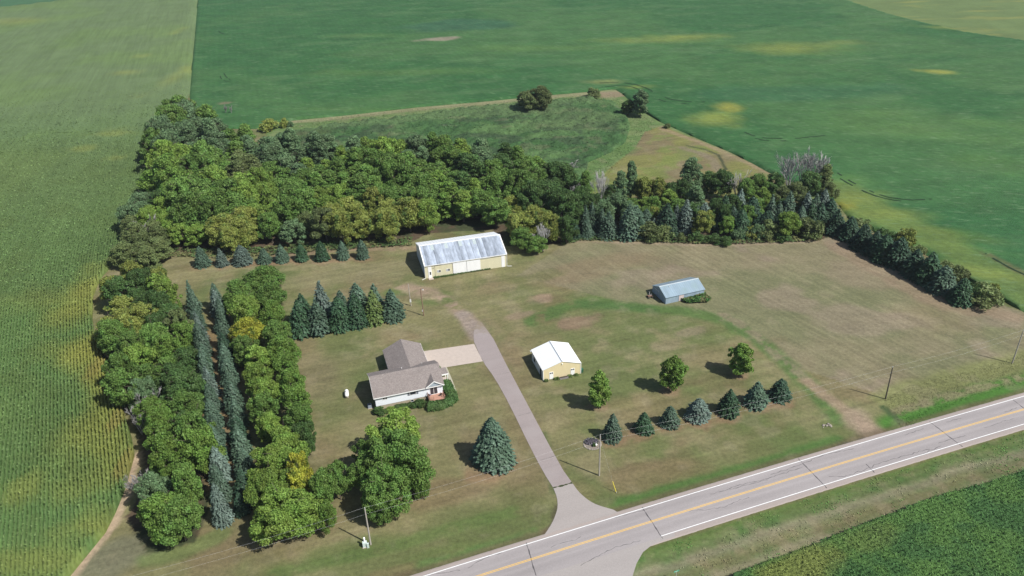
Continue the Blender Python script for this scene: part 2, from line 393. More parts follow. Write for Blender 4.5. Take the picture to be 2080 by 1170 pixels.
MEADOW = P_([(540, 262), (575, 247), (700, 235), (850, 218), (1000, 205), (1100, 195), (1215, 185), (1248, 181), (1266, 192), (1285, 212), (1320, 235), (1345, 250), (1420, 283), (1480, 308), (1530, 333), (1560, 350), (1640, 385), (1700, 420), (1700, 450), (1150, 455), (560, 420)])
WOOD_BACK = P_([(350, 512), (450, 516), (600, 508), (700, 503), (835, 492), (870, 474), (1000, 466), (1030, 500), (1140, 495), (1150, 484), (1150, 420), (1120, 375), (1000, 360), (900, 350), (700, 345), (560, 330), (520, 290), (400, 250), (320, 260), (310, 330), (330, 400), (270, 440), (250, 500)])
WOOD_EAST = P_([(1150, 486), (1290, 490), (1400, 494), (1500, 494), (1670, 486), (1720, 470), (1700, 440), (1660, 420), (1400, 410), (1150, 420)])
GROVE = P_([(235, 560), (250, 620), (215, 690), (245, 780), (285, 900), (300, 985), (255, 1050), (300, 1125), (400, 1100), (425, 1040), (405, 900), (388, 760), (372, 660), (345, 590)])
WOODS = [WOOD_BACK, WOOD_EAST, GROVE]

M_lawn = ground_mat('mown_grass', [(1.3, 6, 0, (1, 1, 1), .26), (.3, 4, .3, (.5, 1.3, 1), .14), (5, 4, 0, (1, 1, 1), .22)], (6, .5, .05), mow=True)
X, Y = grid_xy(-200, 260, 70, 470, .62, .62); Z = np.zeros(X.shape)
keep = (Y < 150+np.abs(X)*0+330) & (np.abs(X) < 60+Y*.95)
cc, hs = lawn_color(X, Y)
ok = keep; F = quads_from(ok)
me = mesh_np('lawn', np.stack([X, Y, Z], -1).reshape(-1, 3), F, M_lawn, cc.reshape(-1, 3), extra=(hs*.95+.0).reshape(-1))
tag(link('lawn', me), kind='structure')

# ---- crops: real canopies
def canopy(name, poly, rot, sx, sy, hfun, cfun, mat, bbox, wrap=None, smooth=True, warp=None):
    """canopy sheet on a grid turned by rot; outline snapped; falls to the ground round its edge"""
    x0, x1, y0, y1 = bbox
    X, Y = grid_xy(x0, x1, y0, y1, sx, sy, rot)
    ins = inside(X, Y, poly); ok = dil(ins)
    Xs, Ys = snap(X.copy(), Y.copy(), ok, poly, 2)
    edge = ok & ~ins
    Z = hfun(Xs, Ys); Z[edge] = 0.02
    c = cfun(Xs, Ys); F = quads_from(ok)
    used = np.unique(F); rm = np.full(X.size, -1); rm[used] = np.arange(len(used))
    V = np.stack([Xs, Ys, Z], -1).reshape(-1, 3)[used]
    me = mesh_np(name, V, rm[F], mat, c.reshape(-1, 3)[used], smooth=smooth)
    return me
def rowc(X, Y):             # row coordinate of the left corn field: rows bend near the grove
    yy = np.clip(Y, 80, 1000)
    return X+np.tan(PHI)*(Y-100)+ROWI(yy)
_ys = np.linspace(60, 1000, 3000); _th = np.tan(PHI+rad(13)*(1-ss(105, 225, _ys)))-math.tan(PHI)+.10*np.sin((_ys-150)/28.)*(1-ss(230, 330, _ys))
_I = np.cumsum(_th)*(_ys[1]-_ys[0]); _I -= np.interp(100, _ys, _I)
def ROWI(y): return np.interp(y, _ys, _I)
CORN = P_([(420, -60), (402, 0), (385, 196), (352, 226), (300, 300), (318, 380), (300, 410), (262, 470), (246, 520), (205, 566), (190, 600), (188, 650), (196, 700), (222, 752), (240, 790), (256, 850), (268, 890), (274, 925), (264, 960), (258, 985), (236, 1040), (215, 1082), (180, 1125), (145, 1168), (90, 1230), (-300, 1500), (-900, 700), (-900, 120), (-300, 60), (0, 18), (170, -2)])
CORN_V = P_([(0, 18), (170, -2)])
def corn_color(X, Y):
    n = fbm(X, Y, 40, 5, 4); n2 = fbm(X, Y, 8, 6, 4)
    c = np.zeros(X.shape+(3,))+C(.082, .155, .046)
    far = ss(190, 420, Y); c = lerp(c, C(.112, .155, .068), far*.85)
    c = lerp(c, C(.112, .175, .050), ss(.50, .70, n)*.5); c = lerp(c, C(.080, .130, .036), ss(.5, .7, n2)*.55*(1-far*.5))
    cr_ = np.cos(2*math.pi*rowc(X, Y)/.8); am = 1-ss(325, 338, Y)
    c = lerp(c, C(.150, .185, .080), np.clip(cr_, 0, 1)*.3*am); c = lerp(c, C(.065, .115, .034), np.clip(-cr_, 0, 1)*.6*am)  # row gaps darkened in colour to stand in for shade; crests toned like tassels
    Yel = C(.205, .220, .052); Dk = C(.22, .165, .05)
    for k, (p, rx, ry, a) in enumerate([((205, 720), 8, 15, 1.2), ((165, 725), 10, 9, 1.1), ((225, 770), 6, 9, 1.2), ((160, 640), 8, 8, .8), ((195, 590), 5, 8, .9), ((170, 610), 9, 10, .75), ((215, 860), 8, 14, .9), ((232, 800), 5, 9, 1), ((240, 930), 7, 9, .8), ((180, 1000), 8, 6, .5), ((195, 1080), 9, 5, .75), ((120, 1150), 14, 4, .55), ((60, 1000), 4, 6, .6),
                                  ((255, 155), 9, 3, .7), ((285, 205), 10, 3, .6), ((290, 118), 8, 3, .6), ((170, 310), 7, 5, .5), ((240, 330), 5, 4, .5), ((245, 530), 4, 9, .6), ((185, 560), 4, 6, .5), ((360, 70), 4, 14, .55), ((375, 150), 5, 40, .6), ((10, 50), 34, 16, .5), ((230, 280), 14, 5, .5), ((60, 620), 12, 8, .3), ((140, 660), 9, 8, .5)]):
        c = blob(c, X, Y, p, rx, ry, Yel, a*.75, 0, 200+k, .9)
    for k, (p, rx, ry) in enumerate([((212, 745), 3, 9), ((245, 860), 2.2, 6), ((262, 950), 1.8, 6)]): c = blob(c, X, Y, p, rx, ry, Dk, .45, 0, 240+k)
    return c
M_corn = ground_mat('corn_canopy', [(1.6, 4, 0, (1, 1, 1), .18), (.09, 4, 0, (1, 1, 1), .10), (.7, 3, -PHI, (1, .04, 1), .15), (.12, 3, -PHI, (1, .2, 1), .05)], (5, .8, .2), rough=.7)
def corn_h(X, Y):
    far = ss(296, 336, Y); r = rowc(X, Y)/.80
    r = r+(vnoise(X*.5, Y*.5, 77)-.5)*.22; prof = .5+.5*np.cos(2*math.pi*r)
    near = .35+.65*ss(104, 124, Y)
    prof = .7+(prof**.8-.7)*near
    return 1.05+1.2*(prof*(1-far)+far*.7)+(vnoise(X*2.2, Y*2.2, 9)-.5)*.6*(1-far*.5)+(fbm(X, Y, 6, 8)-.5)*.3
def shear_mesh(name, u0, u1, y0, y1, du, dy):
    """grid laid along the crop rows: u = row coordinate"""
    nu, ny = int((u1-u0)/du)+1, int((y1-y0)/dy)+1
    U, YY = np.meshgrid(u0+np.arange(nu)*du, np.linspace(y0, y1, ny))
    XX = U-np.tan(PHI)*(YY-100)-ROWI(YY)
    ins = inside(XX, YY, CORN); ok = dil(ins); Xs, Ys = snap(XX.copy(), YY.copy(), ok, CORN, 2)
    # only outline verts that border the outside, not the seams between pieces
    Z = corn_h(Xs, Ys); Z[ok & ~ins] = .02
    F = quads_from(ok); used = np.unique(F); rm = np.full(U.size, -1); rm[used] = np.arange(len(used))
    return np.stack([Xs, Ys, Z], -1).reshape(-1, 3)[used], rm[F]
parts = []; off = 0; VV = []; FF = []
for (u0, u1, y0, y1, du, dy) in ((-128, -30, 88, 190, .20, .55), (-260, -30, 190, 340, .40, 1.6), (-700, -20, 340, 1010, 5, 8)):
    v, f_ = shear_mesh('corn', u0, u1, y0, y1, du, dy); VV.append(v); FF.append(f_+off); off += len(v)
V = np.concatenate(VV); F = np.concatenate(FF)
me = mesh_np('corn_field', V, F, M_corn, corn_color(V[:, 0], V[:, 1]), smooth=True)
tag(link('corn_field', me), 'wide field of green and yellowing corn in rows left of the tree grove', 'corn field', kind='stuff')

# leafy corn blades standing over the canopy (real cards)
def cards(P, N, size, asp, rng, up=None, bend=0):
    n = len(P); N = N/np.maximum(np.linalg.norm(N, axis=1, keepdims=True), 1e-6)
    t = rng.normal(size=(n, 3)) if up is None else up+rng.normal(size=(n, 3))*.25
    a = np.cross(N, t); a /= np.maximum(np.linalg.norm(a, axis=1, keepdims=True), 1e-6); b = np.cross(a, N)
    s = size[:, None] if hasattr(size, '__len__') else size
    a = a*s*.5; b = b*s*asp*.5
    V = np.stack([P-a-b, P+a-b, P+a+b, P-a+b], 1).reshape(-1, 3)
    return V, np.arange(n*4).reshape(n, 4)
rng = np.random.default_rng(4)
M_cornleaf = ground_mat('corn_leaves', [(.09, 3, 0, (1, 1, 1), .1)], None, rough=.6)
def island_var(m, amt):
    t = m.node_tree; b = t.nodes['Principled BSDF']; l = b.inputs['Base Color'].links[0].from_socket
    g = nd(t, 'ShaderNodeNewGeometry'); t.links.new(scalec(t, l, maprange(t, g.outputs['Random Per Island'], 0, 1, 1-amt, 1+amt)), b.inputs['Base Color'])
island_var(M_cornleaf, .35)
def blades(name, poly_or_fn, bbox, n, hfun, cfun, mat, size, asp, lean=.6, rowsnap=None, fade=None):
    x = rng.uniform(bbox[0], bbox[1], n); y = rng.uniform(bbox[2], bbox[3], n)
    if rowsnap:
        r = rowsnap(x, y); x = x-(r-np.round(r/.8)*.8)*.8
    k = inside(x, y, poly_or_fn) & (rng.uniform(size=n) > (ss(*fade, y) if fade else 0)); x, y = x[k], y[k]
    z = hfun(x, y)+rng.uniform(-.25, .25, len(x)); P = np.stack([x, y, z], 1)
    N = rng.normal(size=(len(x), 3))*lean+np.array([0, 0, .8])
    V, F = cards(P, N, rng.uniform(.7, 1.3, len(x))*size, asp, rng)
    c = np.repeat(cfun(x, y), 4, 0); return V, F, c
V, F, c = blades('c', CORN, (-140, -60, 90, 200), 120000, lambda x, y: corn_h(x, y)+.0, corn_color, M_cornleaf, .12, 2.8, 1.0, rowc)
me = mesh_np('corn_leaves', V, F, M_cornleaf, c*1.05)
tag(link('corn_leaves', me), 'loose arching corn leaves over the near rows beside the grove', 'corn leaves', kind='stuff')
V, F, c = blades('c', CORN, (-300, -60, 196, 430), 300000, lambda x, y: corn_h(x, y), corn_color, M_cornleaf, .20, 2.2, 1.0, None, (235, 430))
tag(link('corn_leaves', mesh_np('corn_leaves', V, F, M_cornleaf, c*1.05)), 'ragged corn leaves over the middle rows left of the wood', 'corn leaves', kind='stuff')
# corn field in the bottom right corner
CORN2 = P_([(1500, 1175), (1600, 1137), (1700, 1098), (1760, 1073), (1900, 1020), (2000, 993), (2090, 962), (2300, 900), (2300, 1400), (1450, 1400), (1430, 1205)])
M_corn2 = ground_mat('young_corn_canopy', [(2.5, 4, 0, (1, 1, 1), .25), (.12, 4, 0, (1, 1, 1), .12)], (7, .9, .25), rough=.7)
def c2h(X, Y):
    r = (road_off(X, Y))/.8
    return 1.8+.14*np.cos(2*math.pi*r)+(vnoise(X*3, Y*3, 19)-.5)*.35
def c2c(X, Y):
    c = np.zeros(X.shape+(3,))+C(.046, .108, .032); c = lerp(c, C(.085, .165, .038), ss(.45, .65, fbm(X, Y, 6, 91, 4))*.6)
    c = blob(c, X, Y, (1620, 1165), 9, 4, (.150, .175, .045), .8, rad(18), 92); c = blob(c, X, Y, (1760, 1110), 8, 3, (.12, .165, .045), .5, rad(18), 93); return c
me = canopy('corn_stand', CORN2, rad(19), .27, .27, c2h, c2c, M_corn2, (60, 175, 44, 98))
tag(link('corn_stand', me), 'dark green corn stand in the near right corner beyond the ditch', 'corn field', kind='stuff')
V, F, c = blades('c', CORN2, (36, 130, 76, 122), 150000, lambda x, y: c2h(x, y)+.05, c2c, M_cornleaf, .085, 3.6, .8)
tag(link('corn_stand_leaves', mesh_np('corn_stand_leaves', V, F, M_cornleaf, c*1.3)), 'glossy leaf blades over the dark corn in the near right corner', 'corn leaves', kind='stuff')

# soybeans
SOY = P_([(420, -60), (402, 0), (385, 196), (395, 240), (450, 262), (520, 262), (560, 252), (575, 247), (700, 235), (850, 218), (1000, 205), (1100, 195), (1215, 185), (1248, 181), (1266, 192), (1285, 212), (1320, 235), (1345, 250), (1420, 283), (1480, 308), (1530, 333), (1560, 350), (1640, 385), (1700, 412), (1730, 452), (1800, 478), (1870, 512), (1950, 560), (2040, 612), (2090, 640), (2600, 860), (2700, 300), (2200, 102), (2080, 84), (1960, 66), (1880, 48), (1800, 28), (1715, 0), (1600, -42)])
def soy_color(X, Y):
    n = fbm(X, Y, 70, 15, 5); n2 = fbm(X*.9+Y*.2, (Y-X*.2)*2.2, 22, 16, 4)
    c = np.zeros(X.shape+(3,))+C(.030, .094, .028)
    c = lerp(c, C(.050, .116, .036), ss(.45, .62, n)*.75); c = lerp(c, C(.075, .140, .055), ss(.56, .72, n2)*.35)
    c = lerp(c, C(.026, .095, .032), (1-ss(200, 330, Y))*.5)
    Y1 = (.185, .215, .045); Y2 = (.085, .155, .040)
    for k, (p, rx, ry, a, q) in enumerate([((1610, 100), 34, 18, .8, Y1), ((1700, 90), 18, 10, .5, Y1), ((1450, 245), 14, 13, .9, Y1), ((1478, 222), 8, 8, .8, (.26, .24, .04)), ((1905, 148), 11, 5, 1, (.24, .25, .05)), ((1390, 78), 30, 10, .75, Y1), ((1330, 85), 40, 10, .5, Y1),
                                     ((1230, 170), 14, 5, .8, (.18, .2, .07)), ((1290, 180), 10, 5, .7, Y1), ((1740, 410), 14, 10, .9, Y1), ((1718, 420), 4, 4, .9, (.34, .28, .03)), ((1870, 470), 20, 5, .55, (.13, .175, .03)), ((1900, 500), 26, 5, .8, Y2), ((1990, 560), 22, 5, .8, Y1), ((1790, 440), 20, 6, .7, Y1),
                                     ((2000, 255), 40, 12, .45, Y2), ((1870, 270), 40, 14, .5, Y2), ((1750, 235), 20, 10, .4, Y2), ((1100, 100), 60, 10, .5, Y2), ((800, 150), 60, 9, .5, Y2), ((1950, 60), 24, 7, .9, (.22, .23, .05)), ((900, 60), 60, 20, -.0, Y2), ((740, 75), 40, 8, .4, Y2), ((2020, 330), 24, 16, .45, (.08, .15, .035)), ((1720, 370), 12, 8, .5, (.08, .15, .035)), ((1960, 440), 24, 16, .0, Y2), ((690, 225), 30, 4, .35, Y2), ((1350, 160), 12, 6, 0, Y2)]):
        c = blob(c, X, Y, p, rx, ry, q, a*.8, rad(-6) if p[0] < 1800 else rad(-25), 300+k, .95)
    c = blob(c, X, Y, (930, 55), 46, 22, (.028, .085, .042), .8, 0, 341); c = blob(c, X, Y, (1650, 190), 60, 16, (.026, .090, .038), .6, 0, 342)
    c = blob(c, X, Y, (885, 82), 16, 6.0, (.22, .19, .14), .9, rad(12), 343, .6); c = blob(c, X, Y, (458, 213), 3.5, 2.5, (.2, .13, .1), .5, 0, 344)
    c = trk(c, X, Y, [(1690, 385), (1740, 415), (1800, 445), (1900, 495), (2000, 550), (2100, 610)], 7, (.125, .165, .040), .6, 349)
    c = trk(c, X, Y, [(2000, 520), (2060, 552), (2120, 585)], 1.0, (.10, .075, .04), .7, 345, .5, .4)
    return c
M_soy = ground_mat('soybean_canopy', [(.5, 5, rad(15), (1, 2.4, 1), .24), (.06, 5, rad(10), (1, 1.6, 1), .22), (3, 3, 0, (1, 1, 1), .12)], (1.5, .6, .3), rough=.75,
                   tint=(.16, 6, rad(12), (1.2, 4.0, 1), (.14, .22, .11), .56, .68, .45))
# faint sowing rows
def soy_rows(m):
    t = m.node_tree; b = t.nodes['Principled BSDF']; l = b.inputs['Base Color'].links[0].from_socket
    tc = nd(t, 'ShaderNodeTexCoord'); mp = nd(t, 'ShaderNodeMapping'); mp.inputs['Rotation'].default_value = (0, 0, -PHI); t.links.new(tc.outputs['Object'], mp.inputs[0])
    wv = nd(t, 'ShaderNodeTexWave'); wv.inputs['Scale'].default_value = .105; wv.inputs['Distortion'].default_value = .6; t.links.new(mp.outputs[0], wv.inputs['Vector'])
    t.links.new(scalec(t, l, maprange(t, wv.outputs['Fac'], 0, 1, .97, 1.03)), b.inputs['Base Color'])
soy_rows(M_soy)
def soy_h(X, Y): return .75+(fbm(X, Y, 30, 17)-.5)*1.0+(vnoise(X*.6, Y*.6, 18)-.5)*.2
me = canopy('soybean_field', SOY, PHI, 1.6, 1.6, soy_h, soy_color, M_soy, (-60, 640, 120, 900))
tag(link('soybean_field', me), 'vast dark green soybean field with yellow patches behind the wood and marsh', 'soybean field', kind='stuff')
# other crops far away
fm = ground_mat('far_crop_light', [(.05, 4, 0, (1, 1, 1), .16), (.5, 3, 0, (1, 2, 1), .12)], attr=False, base=(.105, .150, .055), tint=(.02, 3, 0, (1, 3, 1), (.20, .21, .06), .52, .68, .6))
def flat(name, pts, z, mat, kind='structure', label=None, cat=None):
    m = MB(); m.poly([(x, y, z) for x, y in pts]); o = m.build(name, mat); return tag(o, label, cat, kind=kind)
flat('distant_crop_field', P_([(1600, -42), (1715, 0), (1800, 28), (1880, 48), (1960, 66), (2080, 84), (2200, 102), (2700, 300), (2900, -60), (1650, -100)]), .06, fm, 'stuff', 'pale green crop field beyond the soybeans in the far right corner', 'crop field')
fm2 = ground_mat('far_crop_teal', [(.05, 4, 0, (1, 1, 1), .1), (.5, 3, 0, (1, 2, 1), .1)], attr=False, base=(.050, .118, .055))
flat('distant_bean_field', P_([(-900, 118), (-300, 58), (0, 17), (170, -3), (260, -14), (200, -120), (-900, -60)]), .07, fm2, 'stuff', 'strip of blue green beans beyond the corn in the far left corner', 'crop field')
sm_ = ground_mat('bare_soil', [(.6, 5, 0, (1, 1, 1), .3)], attr=False, base=(.19, .165, .14))
def ribbon(name, pts, wd, z, mat, wob=0):
    g = pts; L = []; Rr = []
    for i in range(len(g)):
        a = g[max(i-1, 0)]; b = g[min(i+1, len(g)-1)]; dx, dy = b[0]-a[0], b[1]-a[1]; l = math.hypot(dx, dy) or 1
        ww = wd*(.5+(.25*math.sin(i*2.3)+.2*math.sin(i*5.1))*wob)
        L.append((g[i][0]-dy/l*ww, g[i][1]+dx/l*ww, z)); Rr.append((g[i][0]+dy/l*ww, g[i][1]-dx/l*ww, z))
    m = MB(); n = len(g); m.v = L+Rr; m.f = [(i, n+i, n+i+1, i+1) for i in range(n-1)]
    return m
def dens(pts, step):
    o = []
    for (ax, ay), (bx, by) in zip(pts[:-1], pts[1:]):
        k = max(1, int(math.hypot(bx-ax, by-ay)/step))
        o += [(ax+(bx-ax)*i/k, ay+(by-ay)*i/k) for i in range(k)]
    return o+[pts[-1]]
def smoothpts(p, it=2):
    for _ in range(it):
        q = [p[0]]
        for a, b in zip(p[:-1], p[1:]): q += [(a[0]*.75+b[0]*.25, a[1]*.75+b[1]*.25), (a[0]*.25+b[0]*.75, a[1]*.25+b[1]*.75)]
        p = q+[p[-1]]
    return p
M_wheel = ground_mat('dark_soil_wheel_gap', [(.8, 3, 0, (1, 1, 1), .3)], attr=False, base=(.022, .045, .022))  # wheel gaps in the beans, coloured as darker soil
for pts in ([(1215, 172), (1262, 170), (1310, 180), (1335, 196), (1360, 206), (1400, 212), (1440, 211)], [(1222, 180), (1262, 176), (1300, 184), (1328, 202), (1355, 212), (1400, 216)], [(1512, 272), (1535, 282), (1570, 286), (1620, 285), (1680, 279)], [(1516, 279), (1545, 289), (1590, 291), (1640, 287)],
            [(1700, 356), (1725, 372), (1760, 390), (1800, 404), (1850, 410), (1895, 408)], [(1704, 366), (1735, 384), (1775, 402), (1830, 412)], [(448, 158), (450, 164), (458, 168), (470, 168)], [(455, 152), (460, 160), (468, 165)], [(444, 66), (452, 72), (464, 73)], [(2000, 520), (2040, 545), (2090, 570)]):
    g = dens(smoothpts(P_(pts)), 2.2)
    m = MB()
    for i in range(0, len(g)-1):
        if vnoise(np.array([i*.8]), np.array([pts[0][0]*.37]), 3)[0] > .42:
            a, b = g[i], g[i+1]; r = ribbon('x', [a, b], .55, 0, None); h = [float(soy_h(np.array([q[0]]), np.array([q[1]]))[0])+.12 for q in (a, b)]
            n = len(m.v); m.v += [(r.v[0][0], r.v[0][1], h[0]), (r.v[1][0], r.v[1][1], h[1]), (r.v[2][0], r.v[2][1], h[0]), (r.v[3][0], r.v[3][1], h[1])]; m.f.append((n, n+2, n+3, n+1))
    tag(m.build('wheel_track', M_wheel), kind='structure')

# marsh grass, tall and tangled
MARSH = P_([(575, 285), (600, 268), (700, 252), (820, 240), (900, 228), (1000, 216), (1080, 212), (1180, 200), (1250, 210), (1270, 232), (1280, 260), (1270, 290), (1240, 310), (1195, 330), (1180, 400), (560, 400), (560, 310)])
def marsh_c(X, Y):
    c = np.zeros(X.shape+(3,))+C(.042, .094, .032)
    n = fbm(X*.8, Y*1.6, 14, 101, 4); c = lerp(c, C(.080, .140, .050), ss(.42, .6, n)*.75); c = lerp(c, C(.036, .062, .030), ss(.5, .66, fbm(X, Y*1.5, 9, 102, 4))*.8)
    c = lerp(c, C(.120, .125, .070), ss(.60, .75, fbm(X, Y*1.4, 7, 103, 4))*.4)
    c = trk(c, X, Y, [(620, 262), (800, 246), (1000, 222), (1200, 205)], 6, (.085, .135, .055), .7, 104)
    c = blob(c, X, Y, (1060, 230), 34, 8, (.085, .125, .055), .6, rad(10), 106); c = blob(c, X, Y, (1160, 245), 22, 14, (.08, .115, .05), .5, rad(10), 107); c = blob(c, X, Y, (640, 275), 16, 7, (.065, .085, .035), .6, rad(10), 105); return c
M_marsh = ground_mat('marsh_grass', [(.9, 5, 0, (1, 1, 1), .3), (.2, 4, rad(70), (.5, 2, 1), .18)], (2.5, .8, .3))
def marsh_h(X, Y): return 1.1+(fbm(X, Y, 4, 111, 4)-.5)*2.6+(vnoise(X*1.3, Y*1.3, 5)-.5)*.4
me = canopy('marsh_grass', MARSH, rad(10), .8, .8, marsh_h, marsh_c, M_marsh, (-160, 160, 220, 420))
tag(link('marsh_grass', me), 'tangled dark green marsh grass between the wood and the bean field', 'marsh grass', kind='stuff')
M_blade = ground_mat('grass_blades', [(.2, 3, 0, (1, 1, 1), .1)], None, rough=.8); island_var(M_blade, .35)
def tufts(name, poly, bbox, n, cfun, size, asp, label, cat, hfun=None, dens_=None):
    x = rng.uniform(bbox[0], bbox[1], n); y = rng.uniform(bbox[2], bbox[3], n); k = inside(x, y, poly)
    if dens_ is not None: k &= rng.uniform(size=n) < dens_(x, y)
    x, y = x[k], y[k]; s = rng.uniform(.6, 1.4, len(x))*size
    z = (hfun(x, y) if hfun else 0)+s*asp*.45; P = np.stack([x, y, z+np.zeros(len(x))], 1)
    N = rng.normal(size=(len(x), 3))*.8; N[:, 2] = np.abs(N[:, 2])+1.3
    V, F = cards(P, N, s, asp, rng, up=np.array([[0, 0, 1.]])+rng.normal(size=(len(x), 3))*.25)
    return tag(link(name, mesh_np(name, V, F, M_blade, np.repeat(cfun(x, y), 4, 0))), label, cat, kind='stuff')
tufts('marsh_reeds', MARSH, (-130, 110, 240, 410), 60000, lambda x, y: marsh_c(x, y)*1.15, .22, 2.4, 'upright reeds and blades in the marsh behind the wood', 'reeds', lambda x, y: marsh_h(x, y)-.2)
SV = [road_pt(x, -9.0) for x in np.linspace(22, 150, 40)]+[road_pt(x, -23.5) for x in np.linspace(150, 22, 40)]
tufts('verge_weeds', SV, (15, 165, 60, 145), 60000, lambda x, y: lerp(lawn_color(x, y)[0]*1.5, C(.085, .20, .045), ss(.5, .6, fbm(x, y, 5, 511))*.8), .11, 2.0, 'clumpy weeds and dry grass in the ditch south of the road', 'weeds', dens_=lambda x, y: ss(.42, .62, fbm(x, y, 2.4, 51, 4)))
NV = P_([(1795, 812), (1850, 782), (1960, 755), (2090, 718), (2200, 690), (2200, 770), (2080, 778), (1960, 812), (1850, 865), (1830, 868)])
tufts('north_verge_weeds', NV, (60, 150, 120, 175), 45000, lambda x, y: lawn_color(x, y)[0]*1.1, .09, 2.2, 'tall uncut weeds on the north verge below the power poles', 'weeds')
ME2 = P_([(575, 250), (850, 222), (1100, 199), (1240, 190), (1280, 215), (1330, 245), (1330, 262), (1290, 300), (1240, 350), (1180, 395), (1195, 330), (1270, 290), (1280, 240), (1240, 205), (1180, 200), (900, 228), (600, 262)])
tufts('meadow_grass', ME2, (-130, 90, 230, 420), 60000, lambda x, y: lawn_color(x, y)[0]*1.1, .2, 2.0, 'pale long grass strip between the marsh and the bean field', 'long grass')
# ================================================================ ROADS
def road_mat(name, base, pat=.10, tint=None):
    m, t, b = newmat(name); b.inputs['Roughness'].default_value = .88; b.inputs['Specular IOR Level'].default_value = .25
    c = base
    f = maprange(t, noise_node(t, .35, 4, .6, -rad(19), (.12, 1, 1)), .3, .7, 1-pat, 1+pat); c = scalec(t, c, f)
    f = maprange(t, noise_node(t, 3.0, 5, .7), .3, .7, .93, 1.07); c = scalec(t, c, f)
    f = maprange(t, noise_node(t, 30, 2, .5), .3, .7, .95, 1.05); c = scalec(t, c, f)
    if tint: c = mixc(t, maprange(t, noise_node(t, .12, 4, .6), .5, .65, 0, .7), c, tint)
    t.links.new(c, b.inputs['Base Color']); return m
M_asph = road_mat('worn_asphalt', (.305, .280, .275))
M_shoulder = road_mat('gravel_shoulder', (.315, .270, .245), .06)
M_drive = road_mat('driveway_asphalt', (.270, .232, .222), .05, (.295, .26, .25))
M_apron = road_mat('driveway_apron_asphalt', (.310, .280, .262), .04)
M_conc = plain('pale_concrete', (.43, .365, .315), .9, var=.08, vs=1.2)
M_wpaint = plain('white_road_paint', (.78, .78, .76), .7, var=.12, vs=2)
M_ypaint = plain('yellow_road_paint', (.72, .43, .06), .7, var=.12, vs=2)
M_crack = plain('crack_sealant', (.075, .070, .072), .8, var=.3, vs=2)
def strip(name, x0, x1, o0, o1, z, mat, n=90, edge=0, kind='structure', skirt=0):
    m = MB(); rg = random.Random(int(o0*100)+7)
    xs = np.linspace(x0, x1, n)
    for i, x in enumerate(xs):
        a = o0+(rg.uniform(-edge, edge)); b = o1+(rg.uniform(-edge, edge))
        m.v += [(*road_pt(x, a), z), (*road_pt(x, b), z)]
    m.f = [(2*i, 2*i+1, 2*i+3, 2*i+2) for i in range(n-1)]
    if skirt:
        k = len(m.v)
        for i, x in enumerate(xs): m.v += [(*road_pt(x, o0-skirt), -.02), (*road_pt(x, o1+skirt), -.02)]
        m.f += [(k+2*i, 2*i, 2*i+2, k+2*i+2) for i in range(n-1)]+[(2*i+1, k+2*i+1, k+2*i+3, 2*i+3) for i in range(n-1)]
    return m
o = strip('s', -70, 330, -8.15, .78, .060, M_shoulder, 500, .10, skirt=.35).build('road_shoulder', M_shoulder); tag(o, kind='structure')
_bands = [(-7.32, .98), (-6.9, 1.0), (-6.2, .95), (-5.6, .91), (-5.1, .95), (-4.7, 1.02), (-4.2, .93), (-3.44, 1.02), (-2.7, .93), (-2.2, 1.02), (-1.7, .95), (-1.2, .91), (-.7, .96), (-.1, 1.02), (.22, 1.0)]
_xs = np.linspace(-70, 330, 200); _V = []; _c = []
for x in _xs:
    for o_, tn_ in _bands: _V.append((*road_pt(x, o_), .066)); _c.append((tn_*.305, tn_*.280, tn_*.275))
_nb = len(_bands); _F = [(i*_nb+j, (i+1)*_nb+j, (i+1)*_nb+j+1, i*_nb+j+1) for i in range(len(_xs)-1) for j in range(_nb-1)]
M_asph = ground_mat('worn_asphalt_lanes', [(.35, 4, -rad(19), (.12, 1, 1), .09), (3.0, 5, 0, (1, 1, 1), .07), (.07, 4, -rad(19), (.6, 2, 1), .06)], None, rough=.88)
tag(link('road', mesh_np('road', _V, _F, M_asph, np.array(_c))), kind='structure')
lines = tag(empty('road_markings', (0, 0, 0)), kind='structure')
strip('w', -70, 330, -.07, .07, .071, M_wpaint, 200).build('edge_line', M_wpaint, lines)
XW = G2((1304, 1101))[0]-1.0
strip('w', XW+2.2, 330, -7.17, -7.03, .071, M_wpaint, 200).build('edge_line', M_wpaint, lines)
strip('y', -70, 330, -3.36, -3.25, .071, M_ypaint, 200).build('centre_line', M_ypaint, lines)
strip('y', -70, 330, -3.62, -3.51, .071, M_ypaint, 200).build('centre_line', M_ypaint, lines)
